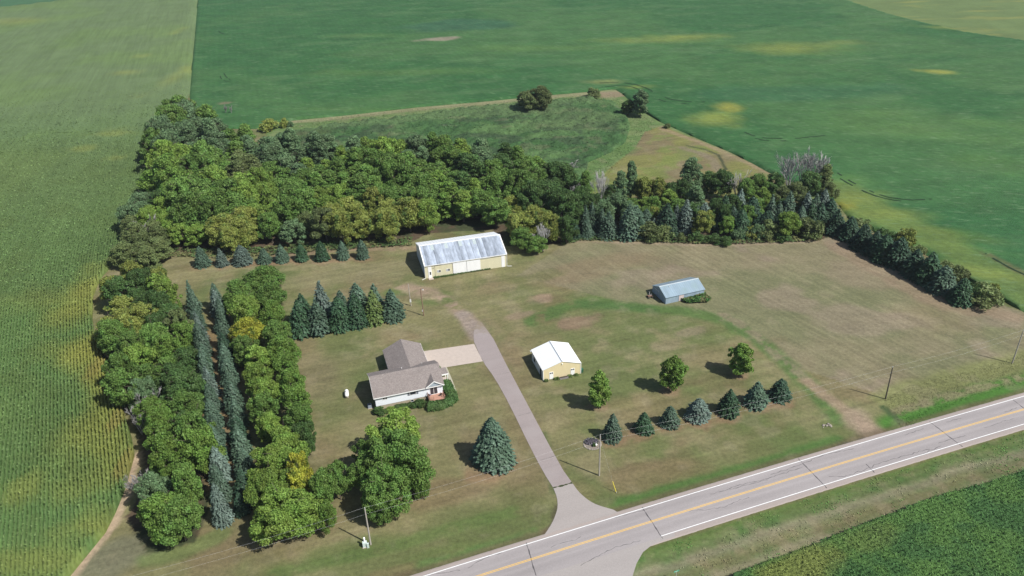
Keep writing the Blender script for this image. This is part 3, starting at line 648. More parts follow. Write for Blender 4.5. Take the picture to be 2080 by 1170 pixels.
# side road mouth
sr = MB(); pts = [road_pt(XW+4.5, -8.0), G2((1325, 1107)), G2((1306, 1122)), G2((1293, 1145)), G2((1285, 1170)), G2((1278, 1215)), G2((1262, 1500)), G2((860, 1500)), G2((700, 1240))]+[road_pt(x, -6.9) for x in np.linspace(-22, XW+4.5, 14)]
sr.poly([(x, y, .063) for x, y in pts]); tag(sr.build('side_road', road_mat('side_road_asphalt', (.315, .288, .272), .05)), kind='structure')
DL = [(957, 640), (963, 694.7), (979.4, 733), (1005.4, 768.5), (1035.5, 823), (1076.5, 908), (1104, 960), (1123.6, 991)]
DR = [(1162, 980.6), (1145, 957), (1117.5, 908), (1068, 815), (1024.5, 733), (1002.7, 689), (978, 655), (970, 640)]
def fade_drive():
    t = M_drive.node_tree; b = t.nodes['Principled BSDF']; l = b.inputs['Base Color'].links[0].from_socket
    tc = nd(t, 'ShaderNodeTexCoord'); sp = nd(t, 'ShaderNodeSeparateXYZ'); t.links.new(tc.outputs['Object'], sp.inputs[0])
    y = math_n(t, 'ADD', sp.outputs[1], maprange(t, noise_node(t, .9, 5, .7), .2, .8, -3.5, 3.5))
    t.links.new(mixc(t, maprange(t, y, 168.5, 173.5, 0, 1), l, (.215, .175, .125)), b.inputs['Base Color'])
fade_drive()
flat('driveway', P_([(962, 676), (963, 694.7)]+smoothpts(DL[1:], 1)[1:]+DR[:-2]+[(989, 670), (978, 655), (972, 652), (967, 660)]), .050, M_drive)
AL = [(1123.6, 991), (1131.5, 1010), (1133, 1030), (1129, 1045), (1121, 1064), (1105, 1088)]
AR = [(1245.5, 1035.4), (1222, 1029), (1203, 1021.6), (1188, 1011), (1174, 997.8), (1162, 980.6)]
flat('driveway_mouth', P_(smoothpts(AL, 1))+[road_pt(x, .1) for x in np.linspace(G2((1098, 1095))[0], G2((1262, 1040))[0], 12)]+P_(smoothpts(AR, 1)), .056, M_apron)
sm = MB(); g = dens(P_([(1124, 991), (1142, 987), (1162, 981)]), .4); tag(ribbon('x', g, .34, .064, None, 1).build('pavement_joint', ground_mat('weedy_joint', [(5, 3, 0, (1, 1, 1), .4)], attr=False, base=(.045, .055, .025))), kind='structure')
flat('garage_slab', P_([(855, 714.6), (963, 698.8), (980.8, 734.3), (908, 746), (880, 750)]), .054, M_conc)
flat('sidewalk', P_([(900.8, 746), (907.5, 746), (918, 770), (928, 797), (922.5, 799), (912, 772)]), .045, plain('sidewalk_concrete', (.36, .34, .26), .9, vs=1.5))
# cracks in the road
cr = MB(); rg = random.Random(3)
def crack(m, pts, wd, jit=.12, step=.6):
    g = dens(pts, step); g = [(x+rg.gauss(0, jit), y+rg.gauss(0, jit)) for x, y in g]
    r = ribbon('x', g, wd, .069, None, .8); n = len(m.v); m.v += r.v; m.f += [tuple(i+n for i in f) for f in r.f]
for a, b in (((1069, 1103), (1089, 1170)), ((1304, 1030), (1346, 1094)), ((1621, 932), (1680, 992)), ((1888, 857), (1955, 908)), ((2058, 813), (2080, 830)), ((1759, 943), (1776, 960))):
    crack(cr, P_([a, b]), .16, .03)
for L in ([(1180, 1150), (1205, 1135), (1245, 1114), (1300, 1098)], [(950, 1155), (990, 1130), (1020, 1122)], [(870, 1168), (935, 1158)], [(1445, 1005), (1480, 995), (1560, 975)], [(1565, 965), (1625, 945), (1670, 925), (1735, 911)], [(1480, 992), (1560, 972), (1630, 950)], [(1685, 970), (1715, 968), (1755, 955), (1790, 940), (1888, 912)], [(1838, 884), (1876, 871)], [(1920, 858), (1952, 850)], [(1860, 930), (1890, 915), (1912, 906)], [(2040, 838), (2065, 828)], [(1905, 900), (1960, 885)]):
    crack(cr, P_(L), .075, .10)
for L in ([(1010, 762), (1033, 757)], [(1052, 845), (1078, 838)], [(1098, 935), (1130, 926)]): crack(cr, P_(L), .05, .05)
for L in ([(1700, 905), (1760, 888)], [(1250, 1052), (1330, 1030)], [(1120, 1110), (1180, 1092)], [(1400, 1040), (1470, 1030), (1520, 1010)], [(2000, 870), (2060, 850)]): crack(cr, P_(L), .06, .12)
tag(cr.build('road_cracks', M_crack), kind='structure')

# ================================================================ BUILDINGS
def corr_mat(name, col, period, dirx=True, rough=.45, metal=0., amt=.12, streak=0., hgt=.02, tint=None):
    """profiled sheet metal: ribs by bump, weathering by noise"""
    m, t, b = newmat(name); b.inputs['Roughness'].default_value = rough; b.inputs['Metallic'].default_value = metal
    tc = nd(t, 'ShaderNodeTexCoord'); sp = nd(t, 'ShaderNodeSeparateXYZ'); t.links.new(tc.outputs['Object'], sp.inputs[0])
    ax = sp.outputs[0] if dirx else sp.outputs[1]
    s = math_n(t, 'SINE', math_n(t, 'MULTIPLY', ax, 2*math.pi/period)); s = maprange(t, s, .2, 1, 0, 1)
    c = scalec(t, col, maprange(t, noise_node(t, 1.2, 4, .6, 0, (1, .3, .3) if dirx else (.3, 1, .3)), .3, .7, 1-amt, 1+amt))
    if streak:
        pn = nd(t, 'ShaderNodeTexWhiteNoise', noise_dimensions='1D'); t.links.new(math_n(t, 'FLOOR', math_n(t, 'MULTIPLY', ax, 1/.92)), pn.inputs['W'])
        c = scalec(t, c, maprange(t, pn.outputs['Value'], 0, 1, 1-streak, 1+streak))
    c = scalec(t, c, maprange(t, s, 0, 1, 1.0, .88))
    if tint: c = mixc(t, maprange(t, noise_node(t, .35, 4, .6), .5, .68, 0, .8), c, tint)
    t.links.new(c, b.inputs['Base Color']); bump(t, b, s, .6, hgt); return m
M_trim = plain('white_trim', (.80, .80, .78), .5, var=.04)
M_glass = plain('dark_window_glass', (.03, .035, .045), .12, var=.2, spec=.8)
M_blind = plain('window_blind', (.34, .35, .37), .4, var=.1)
M_found = plain('foundation_block', (.36, .31, .22), .9, var=.15)
def rot2(a, x, y): return (x*math.cos(a)-y*math.sin(a), x*math.sin(a)+y*math.cos(a))
def window(parent, x0, x1, z0, z1, y=0, panes=2, fw_=.07, frame=None, left_blind=False, nm='window'):
    """window in a wall facing -y: frame proud of the wall, panes set in it"""
    f = MB(); f.box(x0-fw_, x1+fw_, y-.05, y+.02, z1, z1+fw_); f.box(x0-fw_, x1+fw_, y-.06, y+.02, z0-fw_, z0)
    f.box(x0-fw_, x0, y-.05, y+.02, z0, z1); f.box(x1, x1+fw_, y-.05, y+.02, z0, z1)
    w_ = (x1-x0)/panes
    for i in range(1, panes): f.box(x0+i*w_-fw_/2, x0+i*w_+fw_/2, y-.045, y+.02, z0, z1)
    o = f.build(nm, frame or M_trim, parent)
    for i in range(panes):
        g = MB(); g.box(x0+i*w_+(fw_/2 if i else 0), x0+(i+1)*w_-(fw_/2 if i < panes-1 else 0), y-.02, y+.01, z0, z1)
        g.build('pane', M_blind if (left_blind and i == 0) else M_glass, o)
    return o
# ---- long barn
def gable_walls(W, D, he, hr, ridge='x', ins=.15):
    m = MB(); a, b, c, d = ins, W-ins, ins, D-ins
    if ridge == 'x':
        hm = hr-.12
        m.poly([(a, c, 0), (b, c, 0), (b, c, he-.06), (a, c, he-.06)]); m.poly([(b, d, 0), (a, d, 0), (a, d, he-.06), (b, d, he-.06)])
        m.poly([(a, d, 0), (a, c, 0), (a, c, he-.06), (a, D/2, hm), (a, d, he-.06)]); m.poly([(b, c, 0), (b, d, 0), (b, d, he-.06), (b, D/2, hm), (b, c, he-.06)])
    else:
        hm = hr-.12
        m.poly([(a, c, 0), (b, c, 0), (b, c, he-.06), (W/2, c, hm), (a, c, he-.06)]); m.poly([(b, d, 0), (a, d, 0), (a, d, he-.06), (W/2, d, hm), (b, d, he-.06)])
        m.poly([(a, d, 0), (a, c, 0), (a, c, he-.06), (a, d, he-.06)]); m.poly([(b, c, 0), (b, d, 0), (b, d, he-.06), (b, c, he-.06)])
    return m
def slab(m, p00, p10, p11, p01, th=.09):      # roof plane with thickness downwards
    a = [np.array(p, float) for p in (p00, p10, p11, p01)]; m.prism([p-np.array([0, 0, th]) for p in a], a); return m
a = rad(14.29); barn = empty('pole_barn', (-24.54, 198.79, 0), a)
tag(barn, 'long cream steel barn with galvanised roof in front of the wood', 'barn')
W, D, HE, HR = 24.12, 15.6, 4.12, 6.68
M_cream = corr_mat('cream_wall_sheet', (.64, .60, .42), .30, hgt=.03, amt=.05)
M_white_s = corr_mat('white_wall_sheet', (.82, .82, .82), .30, hgt=.02, amt=.04)
M_wsheet_y = corr_mat('shade_toned_white_gable', (.60, .66, .70), .35, dirx=False, hgt=.03, amt=.06)  # white gable sheet with the bluish tone of shade put into its colour
M_galv = corr_mat('galvanised_roof', (.40, .45, .52), .92, rough=.40, metal=.25, amt=.30, streak=.30, hgt=.04)
M_wroof = corr_mat('white_roof_sheet', (.84, .86, .88), .92, rough=.45, metal=0, amt=.05, hgt=.03)
M_sky = plain('skylight_panel', (.40, .46, .46), .4, var=.15)
g_ = MB(); x0, x1, y0, y1, hm = .15, W-.15, .15, D-.15, HR-.12
g_.poly([(x0, y1, 0), (x0, y0, 0), (x0, y0, HE-.06), (x0, D/2, hm), (x0, y1, HE-.06)]); g_.build('gable_wall', M_wsheet_y, barn); g_ = MB(); g_.poly([(x1, y0, 0), (x1, y1, 0), (x1, y1, HE-.06), (x1, D/2, hm), (x1, y0, HE-.06)])
g_.build('gable_wall', M_wsheet_y, barn)
g_ = MB(); g_.box(x0+.01, x1-.01, y0, y0+.1, 0, HE-.1); g_.build('wall', M_cream, barn); g_ = MB(); g_.box(x0+.01, x1-.01, y1-.1, y1, 0, HE-.1); g_.build('wall', M_cream, barn)
r_ = MB(); slab(r_, (-.02, -.05, HE-.02), (W+.02, -.05, HE-.02), (W+.02, D/2, HR), (-.02, D/2, HR)); rf = r_.build('roof', M_galv, barn)
r_ = MB(); slab(r_, (-.02, D/2, HR), (W+.02, D/2, HR), (W+.02, D+.05, HE-.02), (-.02, D+.05, HE-.02)); r_.build('rear_roof_slope', M_wroof, barn)
t_ = MB()
for xx in (-.04, W-.26): slab(t_, (xx, -.08, HE+.03), (xx+.3, -.08, HE+.03), (xx+.3, D/2, HR+.05), (xx, D/2, HR+.05), .06)
t_.box(-.04, W+.04, D/2-.18, D/2+.18, HR-.02, HR+.07); t_.build('roof_trim', M_trim, barn)
e_ = MB(); e_.box(0, W, -.14, -.03, HE-.2, HE-.03); e_.build('gutter', M_trim, barn)
sl_ = (HR-HE+.02)/(D/2+.05)
for xx in (3.1, 7.2, 11.4, 15.6):
    s_ = MB(); y_a, y_b = D/2-2.3, D/2-.3; slab(s_, (xx, y_a, HE-.02+(y_a+.05)*sl_+.03), (xx+.95, y_a, HE-.02+(y_a+.05)*sl_+.03), (xx+.95, y_b, HE-.02+(y_b+.05)*sl_+.03), (xx, y_b, HE-.02+(y_b+.05)*sl_+.03), .02); s_.build('skylight', M_sky, barn)
for xx in (1.0, 22.45): MB().box(xx, xx+1.0, .09, .149, 0, HE-.2).build('wall_panel', M_white_s, barn)
d_ = MB().box(1.15, 2.0, .03, .09, .12, 2.15).build('door', M_trim, barn); MB().box(1.42, 1.78, .01, .03, 1.0, 1.95).build('door_window', M_glass, d_)
MB().box(.9, 2.3, -1.1, .1, 0, .14).build('door_step', M_conc, barn)
p_ = MB().box(3.0, 8.05, .05, .13, .15, 3.55).build('sliding_door', M_cream, barn)
fr = MB(); fr.box(8.05, 8.15, .03, .13, .1, 3.6); fr.box(3, 8.15, .03, .13, 3.55, 3.62); fr.build('door_rail', plain('brown_steel', (.16, .13, .10), .6), barn)
window(barn, 3.6, 4.58, 1.42, 2.12, .05, 2, .06, left_blind=True); window(barn, 6.22, 7.22, 1.40, 2.08, .05, 2, .06, left_blind=True)
for xx in (8.2, 12.25):
    o = MB().box(xx, xx+3.95, .02, .10, .12, 3.58).build('sliding_door', M_white_s, barn); o['label'] = 'white double height sliding door leaf'
MB().box(12.15, 12.22, -.01, .10, .1, 3.62).build('door_post', plain('grey_steel', (.3, .3, .3), .5), barn)
for xx, xe in ((4.9, 12.1), (16.3, 19.2)): MB().box(xx, xe, -.01, .12, 3.66, 3.80).build('door_track', M_trim, barn)
MB().tube((.05, .05, HE-.2), (.05, .02, .15), .05, .05).tube((.05, .02, .12), (-1.0, -.5, .06), .06, .06).build('downspout', M_trim, barn)
MB().tube((W-.05, .05, HE-.2), (W-.05, .02, .15), .05, .05).tube((W, .02, .12), (W+1.3, -.25, .06), .06, .06).build('downspout', M_trim, barn)
MB().box(2.4, 2.7, .02, .1, 2.9, 3.1).build('wall_lamp', plain('lamp_grey', (.3, .3, .28), .5), barn)

# ---- old galvanised shed
a = rad(19.24); shed = empty('machine_shed', (40.35, 180.32, 0), a)
tag(shed, 'small weathered blue grey metal shed alone in the mown field', 'shed')
W, D, HE, HR = 11.86, 7.53, 1.98, 3.50
M_old = corr_mat('old_blue_grey_sheet', (.27, .35, .42), .22, rough=.6, metal=.1, amt=.12, hgt=.03)
M_oldy = corr_mat('old_blue_grey_gable', (.26, .33, .40), .22, dirx=False, rough=.6, metal=.1, amt=.12, hgt=.03)
M_oroof = corr_mat('old_roof_sheet', (.24, .32, .38), .6, rough=.5, metal=.12, amt=.10, streak=.05, hgt=.02, tint=(.22, .30, .32))
x0, x1, y0, y1 = .1, W-.1, .2, D-.2; hm = HR-.12
MB().poly([(x0, y1, 0), (x0, y0, 0), (x0, y0, HE-.02), (x0, D/2, hm), (x0, y1, HE-.02)]).build('gable_wall', M_oldy, shed); MB().poly([(x1, y0, 0), (x1, y1, 0), (x1, y1, HE-.02), (x1, D/2, hm), (x1, y0, HE-.02)]).build('gable_wall', M_oldy, shed)
MB().box(x0+.01, x1-.01, y0, y0+.08, 0, HE-.04).build('wall', M_old, shed); MB().box(x0+.01, x1-.01, y1-.08, y1, 0, HE-.04).build('wall', M_old, shed)
r_ = MB(); slab(r_, (-.05, 0, HE), (W+.05, 0, HE), (W+.05, D/2, HR), (-.05, D/2, HR), .07); slab(r_, (-.05, D/2, HR), (W+.05, D/2, HR), (W+.05, D, HE), (-.05, D, HE), .07); rf = r_.build('roof', M_oroof, shed)
MB().box(-.06, W+.06, D/2-.12, D/2+.12, HR-.03, HR+.06).build('ridge_cap', plain('ridge_metal', (.55, .60, .62), .4), rf)
MB().lathe([(.12, HR-.6), (.12, HR-.2), (.2, HR-.18), (.02, HR-.05)], 8, (2.6, D/2-.7)).build('roof_vent', plain('vent_metal', (.35, .36, .36), .5), rf)
MB().box(4.05, 5.5, .12, .19, .12, 1.80).build('door', corr_mat('pale_pink_door', (.60, .50, .48), .3, amt=.2), shed)
MB().box(-.0, .09, 4.6, 6.6, .1, 1.9).build('side_door', M_oldy, shed); MB().box(-.08, .0, 3.6, 6.9, 1.95, 2.07).build('door_track', plain('track_metal', (.55, .56, .58), .5), shed)

# ---- white roofed garage
a = rad(15.23); gar = empty('garage', (6.44, 148.13, 0), a)
tag(gar, 'pale yellow garage with bright white gable roof beside the driveway', 'garage')
W, D, HE, HR = 9.22, 8.78, 2.98, 4.45
M_yel = corr_mat('pale_yellow_sheet', (.70, .60, .37), .23, amt=.04, hgt=.015)
M_gside = corr_mat('garage_side_sheet', (.62, .65, .62), .23, dirx=False, amt=.05, hgt=.015)
M_wr = corr_mat('bright_white_roof', (.82, .84, .84), .46, dirx=False, rough=.4, amt=.02, hgt=.012)
x0, x1, y0, y1 = .06, W-.06, .06, D-.06; hm = HR-.1
MB().poly([(x0, y0, 0), (x1, y0, 0), (x1, y0, HE-.06), (W/2, y0, hm), (x0, y0, HE-.06)]).build('wall', M_yel, gar); MB().poly([(x1, y1, 0), (x0, y1, 0), (x0, y1, HE-.06), (W/2, y1, hm), (x1, y1, HE-.06)]).build('wall', M_yel, gar)
MB().poly([(x0, y1, 0), (x0, y0+.002, 0), (x0, y0+.002, HE-.06), (x0, y1, HE-.06)]).build('side_wall', M_gside, gar); MB().poly([(x1, y0, 0), (x1, y1, 0), (x1, y1, HE-.06), (x1, y0, HE-.06)]).build('side_wall', M_gside, gar)
r_ = MB(); slab(r_, (0, -.08, HE), (W/2, -.08, HR), (W/2, D+.05, HR), (0, D+.05, HE), .08); slab(r_, (W/2, -.08, HR), (W, -.08, HE), (W, D+.05, HE), (W/2, D+.05, HR), .08); rf = r_.build('roof', M_wr, gar)
MB().box(W/2-.16, W/2+.02, -.09, D+.06, HR-.03, HR+.05).build('ridge_cap', plain('ridge_grey', (.33, .36, .38), .5), rf)
for xx in (0.0, W-.14): MB().box(xx, xx+.14, .0, .058, 0, HE-.1).build('corner_trim', M_trim, gar)
for x_, zt in ((1.52, 1.95), (6.68, 1.85)):
    d_ = MB().box(x_, x_+.95, .0, .055, .08, zt+.05).build('door', M_trim, gar)
    for k in (0, 1): MB().box(x_+.12+.42*k, x_+.42+.42*k, -.02, 0, zt-.42, zt-.08).build('door_window', M_glass, d_)
MB().lathe([(.16, 0), (.18, .05), (.10, .16)], 10).build('gable_lamp', plain('lamp_white', (.8, .78, .7), .4), gar, loc=(W/2, -.05, HR-.75))
MB().box(-.02, .055, 6.1, 7.0, 1.0, 2.0).build('side_window', M_glass, gar); MB().box(-.03, .055, 1.4, 2.3, .1, 2.1).build('side_door', M_glass, gar)
MB().box(-.14, -.01, -.02, D, HE-.14, HE-.02).build('gutter', M_trim, gar)
MB().box(-.35, .0, 8.3, 8.9, HE-.35, HE-.22).build('gutter_end', M_trim, gar)

# ---- the house
ha = rad(16.51); hs_ = empty('house', (-30.68, 138.73, 0), ha)
tag(hs_, 'white ranch house with brown shingle roof and attached garage wing', 'house')
W, D, HE, HR = 15.7, 10.05, 3.5, 5.98
def shingle(name, dirx):
    m, t, b = newmat(name); b.inputs['Roughness'].default_value = .95; b.inputs['Specular IOR Level'].default_value = .1
    tc = nd(t, 'ShaderNodeTexCoord'); mp = nd(t, 'ShaderNodeMapping'); t.links.new(tc.outputs['Object'], mp.inputs[0])
    if not dirx: mp.inputs['Rotation'].default_value = (0, 0, math.pi/2)
    br = nd(t, 'ShaderNodeTexBrick'); t.links.new(mp.outputs[0], br.inputs[0]); br.inputs['Scale'].default_value = 2.2
    for i, c in enumerate(((.255, .225, .210, 1), (.200, .172, .160, 1), (.15, .13, .12, 1))): br.inputs[i+1].default_value = c
    br.inputs['Mortar Size'].default_value = .012
    f = maprange(t, noise_node(t, 2.5, 4, .7), .3, .7, .84, 1.16); c = scalec(t, br.outputs['Color'], f)
    c = scalec(t, c, maprange(t, noise_node(t, .4, 3, .5), .3, .7, .94, 1.06)); t.links.new(c, b.inputs['Base Color']); bump(t, b, br.outputs['Fac'], .4, -.02); return m
M_sh, M_shy = shingle('brown_shingles', True), shingle('brown_shingles_wing', False)
def siding(name, col):
    m, t, b = newmat(name); b.inputs['Roughness'].default_value = .6
    tc = nd(t, 'ShaderNodeTexCoord'); sp = nd(t, 'ShaderNodeSeparateXYZ'); t.links.new(tc.outputs['Object'], sp.inputs[0])
    s = math_n(t, 'FRACT', math_n(t, 'MULTIPLY', sp.outputs[2], 1/.12)); c = scalec(t, col, maprange(t, s, 0, .25, .8, 1.0))
    t.links.new(c, b.inputs['Base Color']); bump(t, b, s, .5, .01); return m
M_sid = siding('white_siding', (.78, .81, .85))
YW = .45
w_ = MB(); w_.box(.35, W-.35, YW, D-.35, 1.0, HE-.05)
w_.prism([(.35, YW, HE-.06), (.35, D-.35, HE-.06), (.35, D/2, HR-.25)], [(W-.35, YW, HE-.06), (W-.35, D-.35, HE-.06), (W-.35, D/2, HR-.25)])
w_.build('wall', M_sid, hs_)
MB().box(.40, W-.40, YW+.05, D-.4, 0, 1.0).build('foundation', M_found, hs_)
r_ = MB(); slab(r_, (0, 0, HE), (W, 0, HE), (W, D/2, HR), (0, D/2, HR), .14); slab(r_, (0, D/2, HR), (W, D/2, HR), (W, D, HE), (0, D, HE), .14); roof = r_.build('roof', M_sh, hs_)
MB().box(-.01, W+.01, -.05, -.003, HE-.18, HE+.01).build('fascia', M_trim, roof)
r_ = MB()
for xx in (-.03,):
    slab(r_, (xx, -.02, HE-.005), (xx+.028, -.02, HE-.005), (xx+.028, D/2, HR-.005), (xx, D/2, HR-.005), .2); slab(r_, (xx, D/2, HR-.005), (xx+.028, D/2, HR-.005), (xx+.028, D+.02, HE-.005), (xx, D+.02, HE-.005), .2)
r_.build('rake_board', M_trim, roof)
MB().box(.38, W-.38, .02, YW-.002, HE-.16, HE-.142).build('soffit', M_trim, roof)
# garage wing
WX0, WX1, WY1, WE, WR = 4.95, 14.15, 18.9, 3.05, 5.25
xm = (WX0+WX1)/2
w_ = MB(); w_.box(WX0+.35, WX1-.35, D-.3, WY1-.35, 0, WE-.05); w_.prism([(WX0+.35, D, WE-.06), (WX1-.35, D, WE-.06), (xm, D, WR-.2)], [(WX0+.35, WY1-.35, WE-.06), (WX1-.35, WY1-.35, WE-.06), (xm, WY1-.35, WR-.2)]); w_.build('wing_wall', M_sid, hs_)
def mz(y): return HR-(y-D/2)*(HR-HE)/(D/2)
yv = D/2+(HR-WR)/((HR-HE)/(D/2))
r_ = MB(); r_.poly([(WX0, D-.0+.9, WE), (WX0, WY1, WE), (xm, WY1+.0, WR), (xm, yv, WR+.004), (WX0, D+.0, WE+.03)][::-1]); 
r_ = MB(); slab(r_, (WX0, D-.02, WE), (xm, yv, WR), (xm, WY1, WR), (WX0, WY1, WE), .14); slab(r_, (xm, yv, WR), (WX1, D-.02, WE), (WX1, WY1, WE), (xm, WY1, WR), .14); wr = r_.build('wing_roof', M_shy, hs_)
# fill between main eave and wing planes
v_ = MB(); v_.poly([(WX0, D-.02, WE+.01), (WX1, D-.02, WE+.01), (xm, yv, WR+.01)]); v_.build('roof_valley', M_shy, wr)
MB().box(WX1+.003, WX1+.04, D+.4, WY1+.01, WE-.16, WE-.04).build('fascia', M_trim, wr)
gd = MB(); gd.box(WX1-.35, WX1-.28, 11.4, 16.4, .05, 2.3); gd.build('garage_door', M_trim, hs_)
for xx, yy in ((7.6, 7.2), (12.4, 8.2)): MB().lathe([(.06, mz(yy)-.1), (.06, mz(yy)+.25), (.08, mz(yy)+.26), (.08, mz(yy)+.3)], 8, (xx, yy)).build('vent_pipe', plain('pipe_grey', (.45, .45, .44), .5) if xx > 9 else M_trim, roof)
# entry canopy on the right end
r_ = MB(); slab(r_, (W-.1, 4.75, 2.85), (17.65, 4.75, 2.75), (17.65, 7.45, 2.75), (W-.1, 7.45, 2.85), .16); pr = r_.build('porch_roof', M_sh, hs_)
MB().box(W, 17.7, 4.69, 4.745, 2.55, 2.86).build('fascia', M_trim, pr)
for yy in (4.9, 7.2): MB().box(17.4, 17.55, yy, yy+.15, 0, 2.6).build('porch_post', M_trim, hs_)
MB().box(W-.35, 17.6, 4.8, 7.4, 0, .16).build('porch_slab', M_conc, hs_)
MB().box(W-.35, W-.30, 5.6, 6.6, .2, 2.3).build('front_door', M_trim, hs_)
# gable over the patio door
px0, px1, pxm = 11.45, 15.5, 13.4; zb, zt = HE+.12, 5.0; yb = D/2*(zt-HE)/(HR-HE)
r_ = MB(); slab(r_, (px0, -.12, zb), (pxm, -.12, zt), (pxm, yb+.1, zt), (px0, .1, zb), .10); slab(r_, (pxm, -.12, zt), (px1, -.12, zb), (px1, .1, zb), (pxm, yb+.1, zt), .10); dg = r_.build('gable_roof', M_sh, hs_)
MB().poly([(px0+.15, .02, zb-.05), (px1-.15, .02, zb-.05), (pxm, .02, zt-.1)]).build('gable_wall', siding('grey_blue_siding', (.34, .40, .45)), dg)
t_ = MB(); slab(t_, (px0, -.20, zb+.02), (pxm, -.20, zt+.02), (pxm, -.125, zt+.02), (px0, -.125, zb+.02), .24); slab(t_, (pxm, -.20, zt+.02), (px1, -.20, zb+.02), (px1, -.125, zb+.02), (pxm, -.125, zt+.02), .24); t_.build('rake_board', M_trim, dg)
# openings of the front wall
M_shut = plain('grey_shutter', (.16, .17, .20), .6)
window(hs_, 2.0, 2.95, 2.45, 3.2, YW, 2); window(hs_, 8.0, 9.3, 2.2, 3.15, YW, 1, nm='picture_window')
for xx in (7.45, 9.38): MB().box(xx, xx+.45, YW-.05, YW-.002, 2.15, 3.15).build('shutter', M_shut, hs_)
window(hs_, 8.05, 8.6, .35, .85, YW+.05, 1, .04)
window(hs_, 12.5, 14.1, 1.18, 3.15, YW, 2, .08, nm='patio_door')
# deck
M_deck = plain('reddish_deck_boards', (.40, .22, .16), .8, var=.12, vs=3, stretch=(.3, 4, 1)); M_rail = plain('rail_timber', (.32, .18, .13), .8)
MB().box(11.75, 15.25, -1.75, YW-.003, .98, 1.10).build('deck', M_deck, hs_)
for xx in (11.85, 13.5, 15.1): MB().box(xx-.06, xx+.06, -1.68, -1.56, 0, .98).build('deck_post', M_rail, hs_)
def rail(x0, y0, x1, y1):
    m = MB(); m.tube((x0, y0, 2.0), (x1, y1, 2.0), .05, .05, 4); m.tube((x0, y0, 1.2), (x1, y1, 1.2), .035, .035, 4); L = math.hypot(x1-x0, y1-y0); k = int(L/.16)
    for i in range(k+1):
        f_ = i/k; r0 = .05 if i in (0, k) else .018; m.tube((x0+(x1-x0)*f_, y0+(y1-y0)*f_, 1.1), (x0+(x1-x0)*f_, y0+(y1-y0)*f_, 2.02 if r0 < .04 else 2.12), r0, r0, 4)
    m.build('railing', M_rail, hs_)
rail(11.82, -1.68, 11.82, .3); rail(15.18, -1.68, 15.18, -.1); rail(11.95, -1.70, 12.8, -1.70)
for k in range(4): MB().box(15.25+.28*k, 15.53+.28*k, -.9, .1, .98-.24*(k+1), 1.04-.24*(k+1)).build('stair_tread', M_deck, hs_)
def wpt(lx, ly, o=(-30.68, 138.73), a=ha): x, y = rot2(a, lx, ly); return (o[0]+x, o[1]+y)
def chair(name, lx, ly, rz, label, col, z=1.10):
    c = empty(name, (*wpt(lx, ly), z), rz); tag(c, label, 'chair', 'chairs on the deck'); m = plain(name+'_paint', col, .6)
    MB().box(-.25, .25, -.25, .25, .38, .43).build('seat', m, c); MB().prism([(-.25, .22, .43), (.25, .22, .43), (.25, .26, .43), (-.25, .26, .43)], [(-.25, .36, .95), (.25, .36, .95), (.25, .4, .95), (-.25, .4, .95)]).build('backrest', m, c)
    for xx in (-.22, .22):
        for yy in (-.22, .22): MB().tube((xx, yy, 0), (xx, yy, .38), .02, .02, 5).build('leg', m, c)
chair('deck_chair', 14.6, -.6, rad(200), 'dark metal chair at the right side of the house deck', (.05, .045, .045)); chair('deck_chair', 12.25, .0, rad(150), 'mauve grey chair in the left corner of the house deck', (.22, .17, .22))
ac = empty('air_conditioner', (*wpt(-.9, 1.9), 0), ha); tag(ac, 'grey blue air conditioner unit in shade at the left end wall', 'air conditioner')
m_ac = plain('ac_grey', (.25, .29, .33), .6); MB().box(-.4, .4, -.4, .4, .08, .85).build('casing', m_ac, ac); MB().lathe([(.30, .86), (.30, .89), (.1, .93)], 14).build('fan_guard', plain('fan_dark', (.06, .06, .07), .5), ac); MB().box(-.5, .5, -.5, .5, 0, .08).build('pad', M_conc, ac)

# ================================================================ SMALL OBJECTS
def at(px, z=0): g = G2(px, z); return (g[0], g[1], z)
pt = empty('propane_tank', at((705, 804)), rad(102)); tag(pt, 'white propane tank lying on the lawn left of the house', 'gas tank')
m_w = plain('tank_white', (.82, .82, .80), .35, var=.03)
tank = MB(); prof = [(.02, -1.2), (.25, -1.13), (.40, -1.0), (.46, -.8), (.46, .8), (.40, 1.0), (.25, 1.13), (.02, 1.2)]; tank.lathe(prof, 18)
tk = tank.build('tank', m_w, pt, True); tk.rotation_euler = (0, rad(90), 0); tk.location = (0, 0, .75)
MB().lathe([(.2, 1.18), (.2, 1.38), (.12, 1.42)], 12).build('valve_dome', m_w, pt)
for xx in (-.7, .7): MB().box(xx-.1, xx+.1, -.35, .35, 0, .35).build('leg', M_conc, pt)
M_pole = plain('weathered_pole', (.34, .31, .27), .9, var=.15, vs=5, stretch=(1, 1, .1)); M_poled = plain('dark_pole', (.07, .06, .05), .9, var=.2); M_ins = plain('insulator', (.5, .5, .5), .3)
PT = {}
def pole(key, base, h, top_px, mat, label, r=.16):
    x, y, _ = at(base)
    e = empty('utility_pole', (x, y, 0)); tag(e, label, 'utility pole', 'power poles along the road')
    # top from the photograph pixel at that height: poles lean a little
    tx, ty = G2(top_px, h); tx = x+max(-.5, min(.5, tx-x)); ty = y+max(-.5, min(.5, ty-y))
    MB().tube((0, 0, -.2), (tx-x, ty-y, h), r, r*.68, 10).build('post', mat, e)
    MB().tube((tx-x, ty-y, h), (tx-x, ty-y, h+.35), .05, .06, 6).build('insulator', M_ins, e)
    MB().tube((tx-x, ty-y+.12, h-1.6), (tx-x, ty-y+.3, h-1.55), .05, .05, 6).build('neutral_bracket', M_ins, e)
    PT[key] = ((tx, ty, h+.32), (tx, ty+.3, h-1.5)); return e
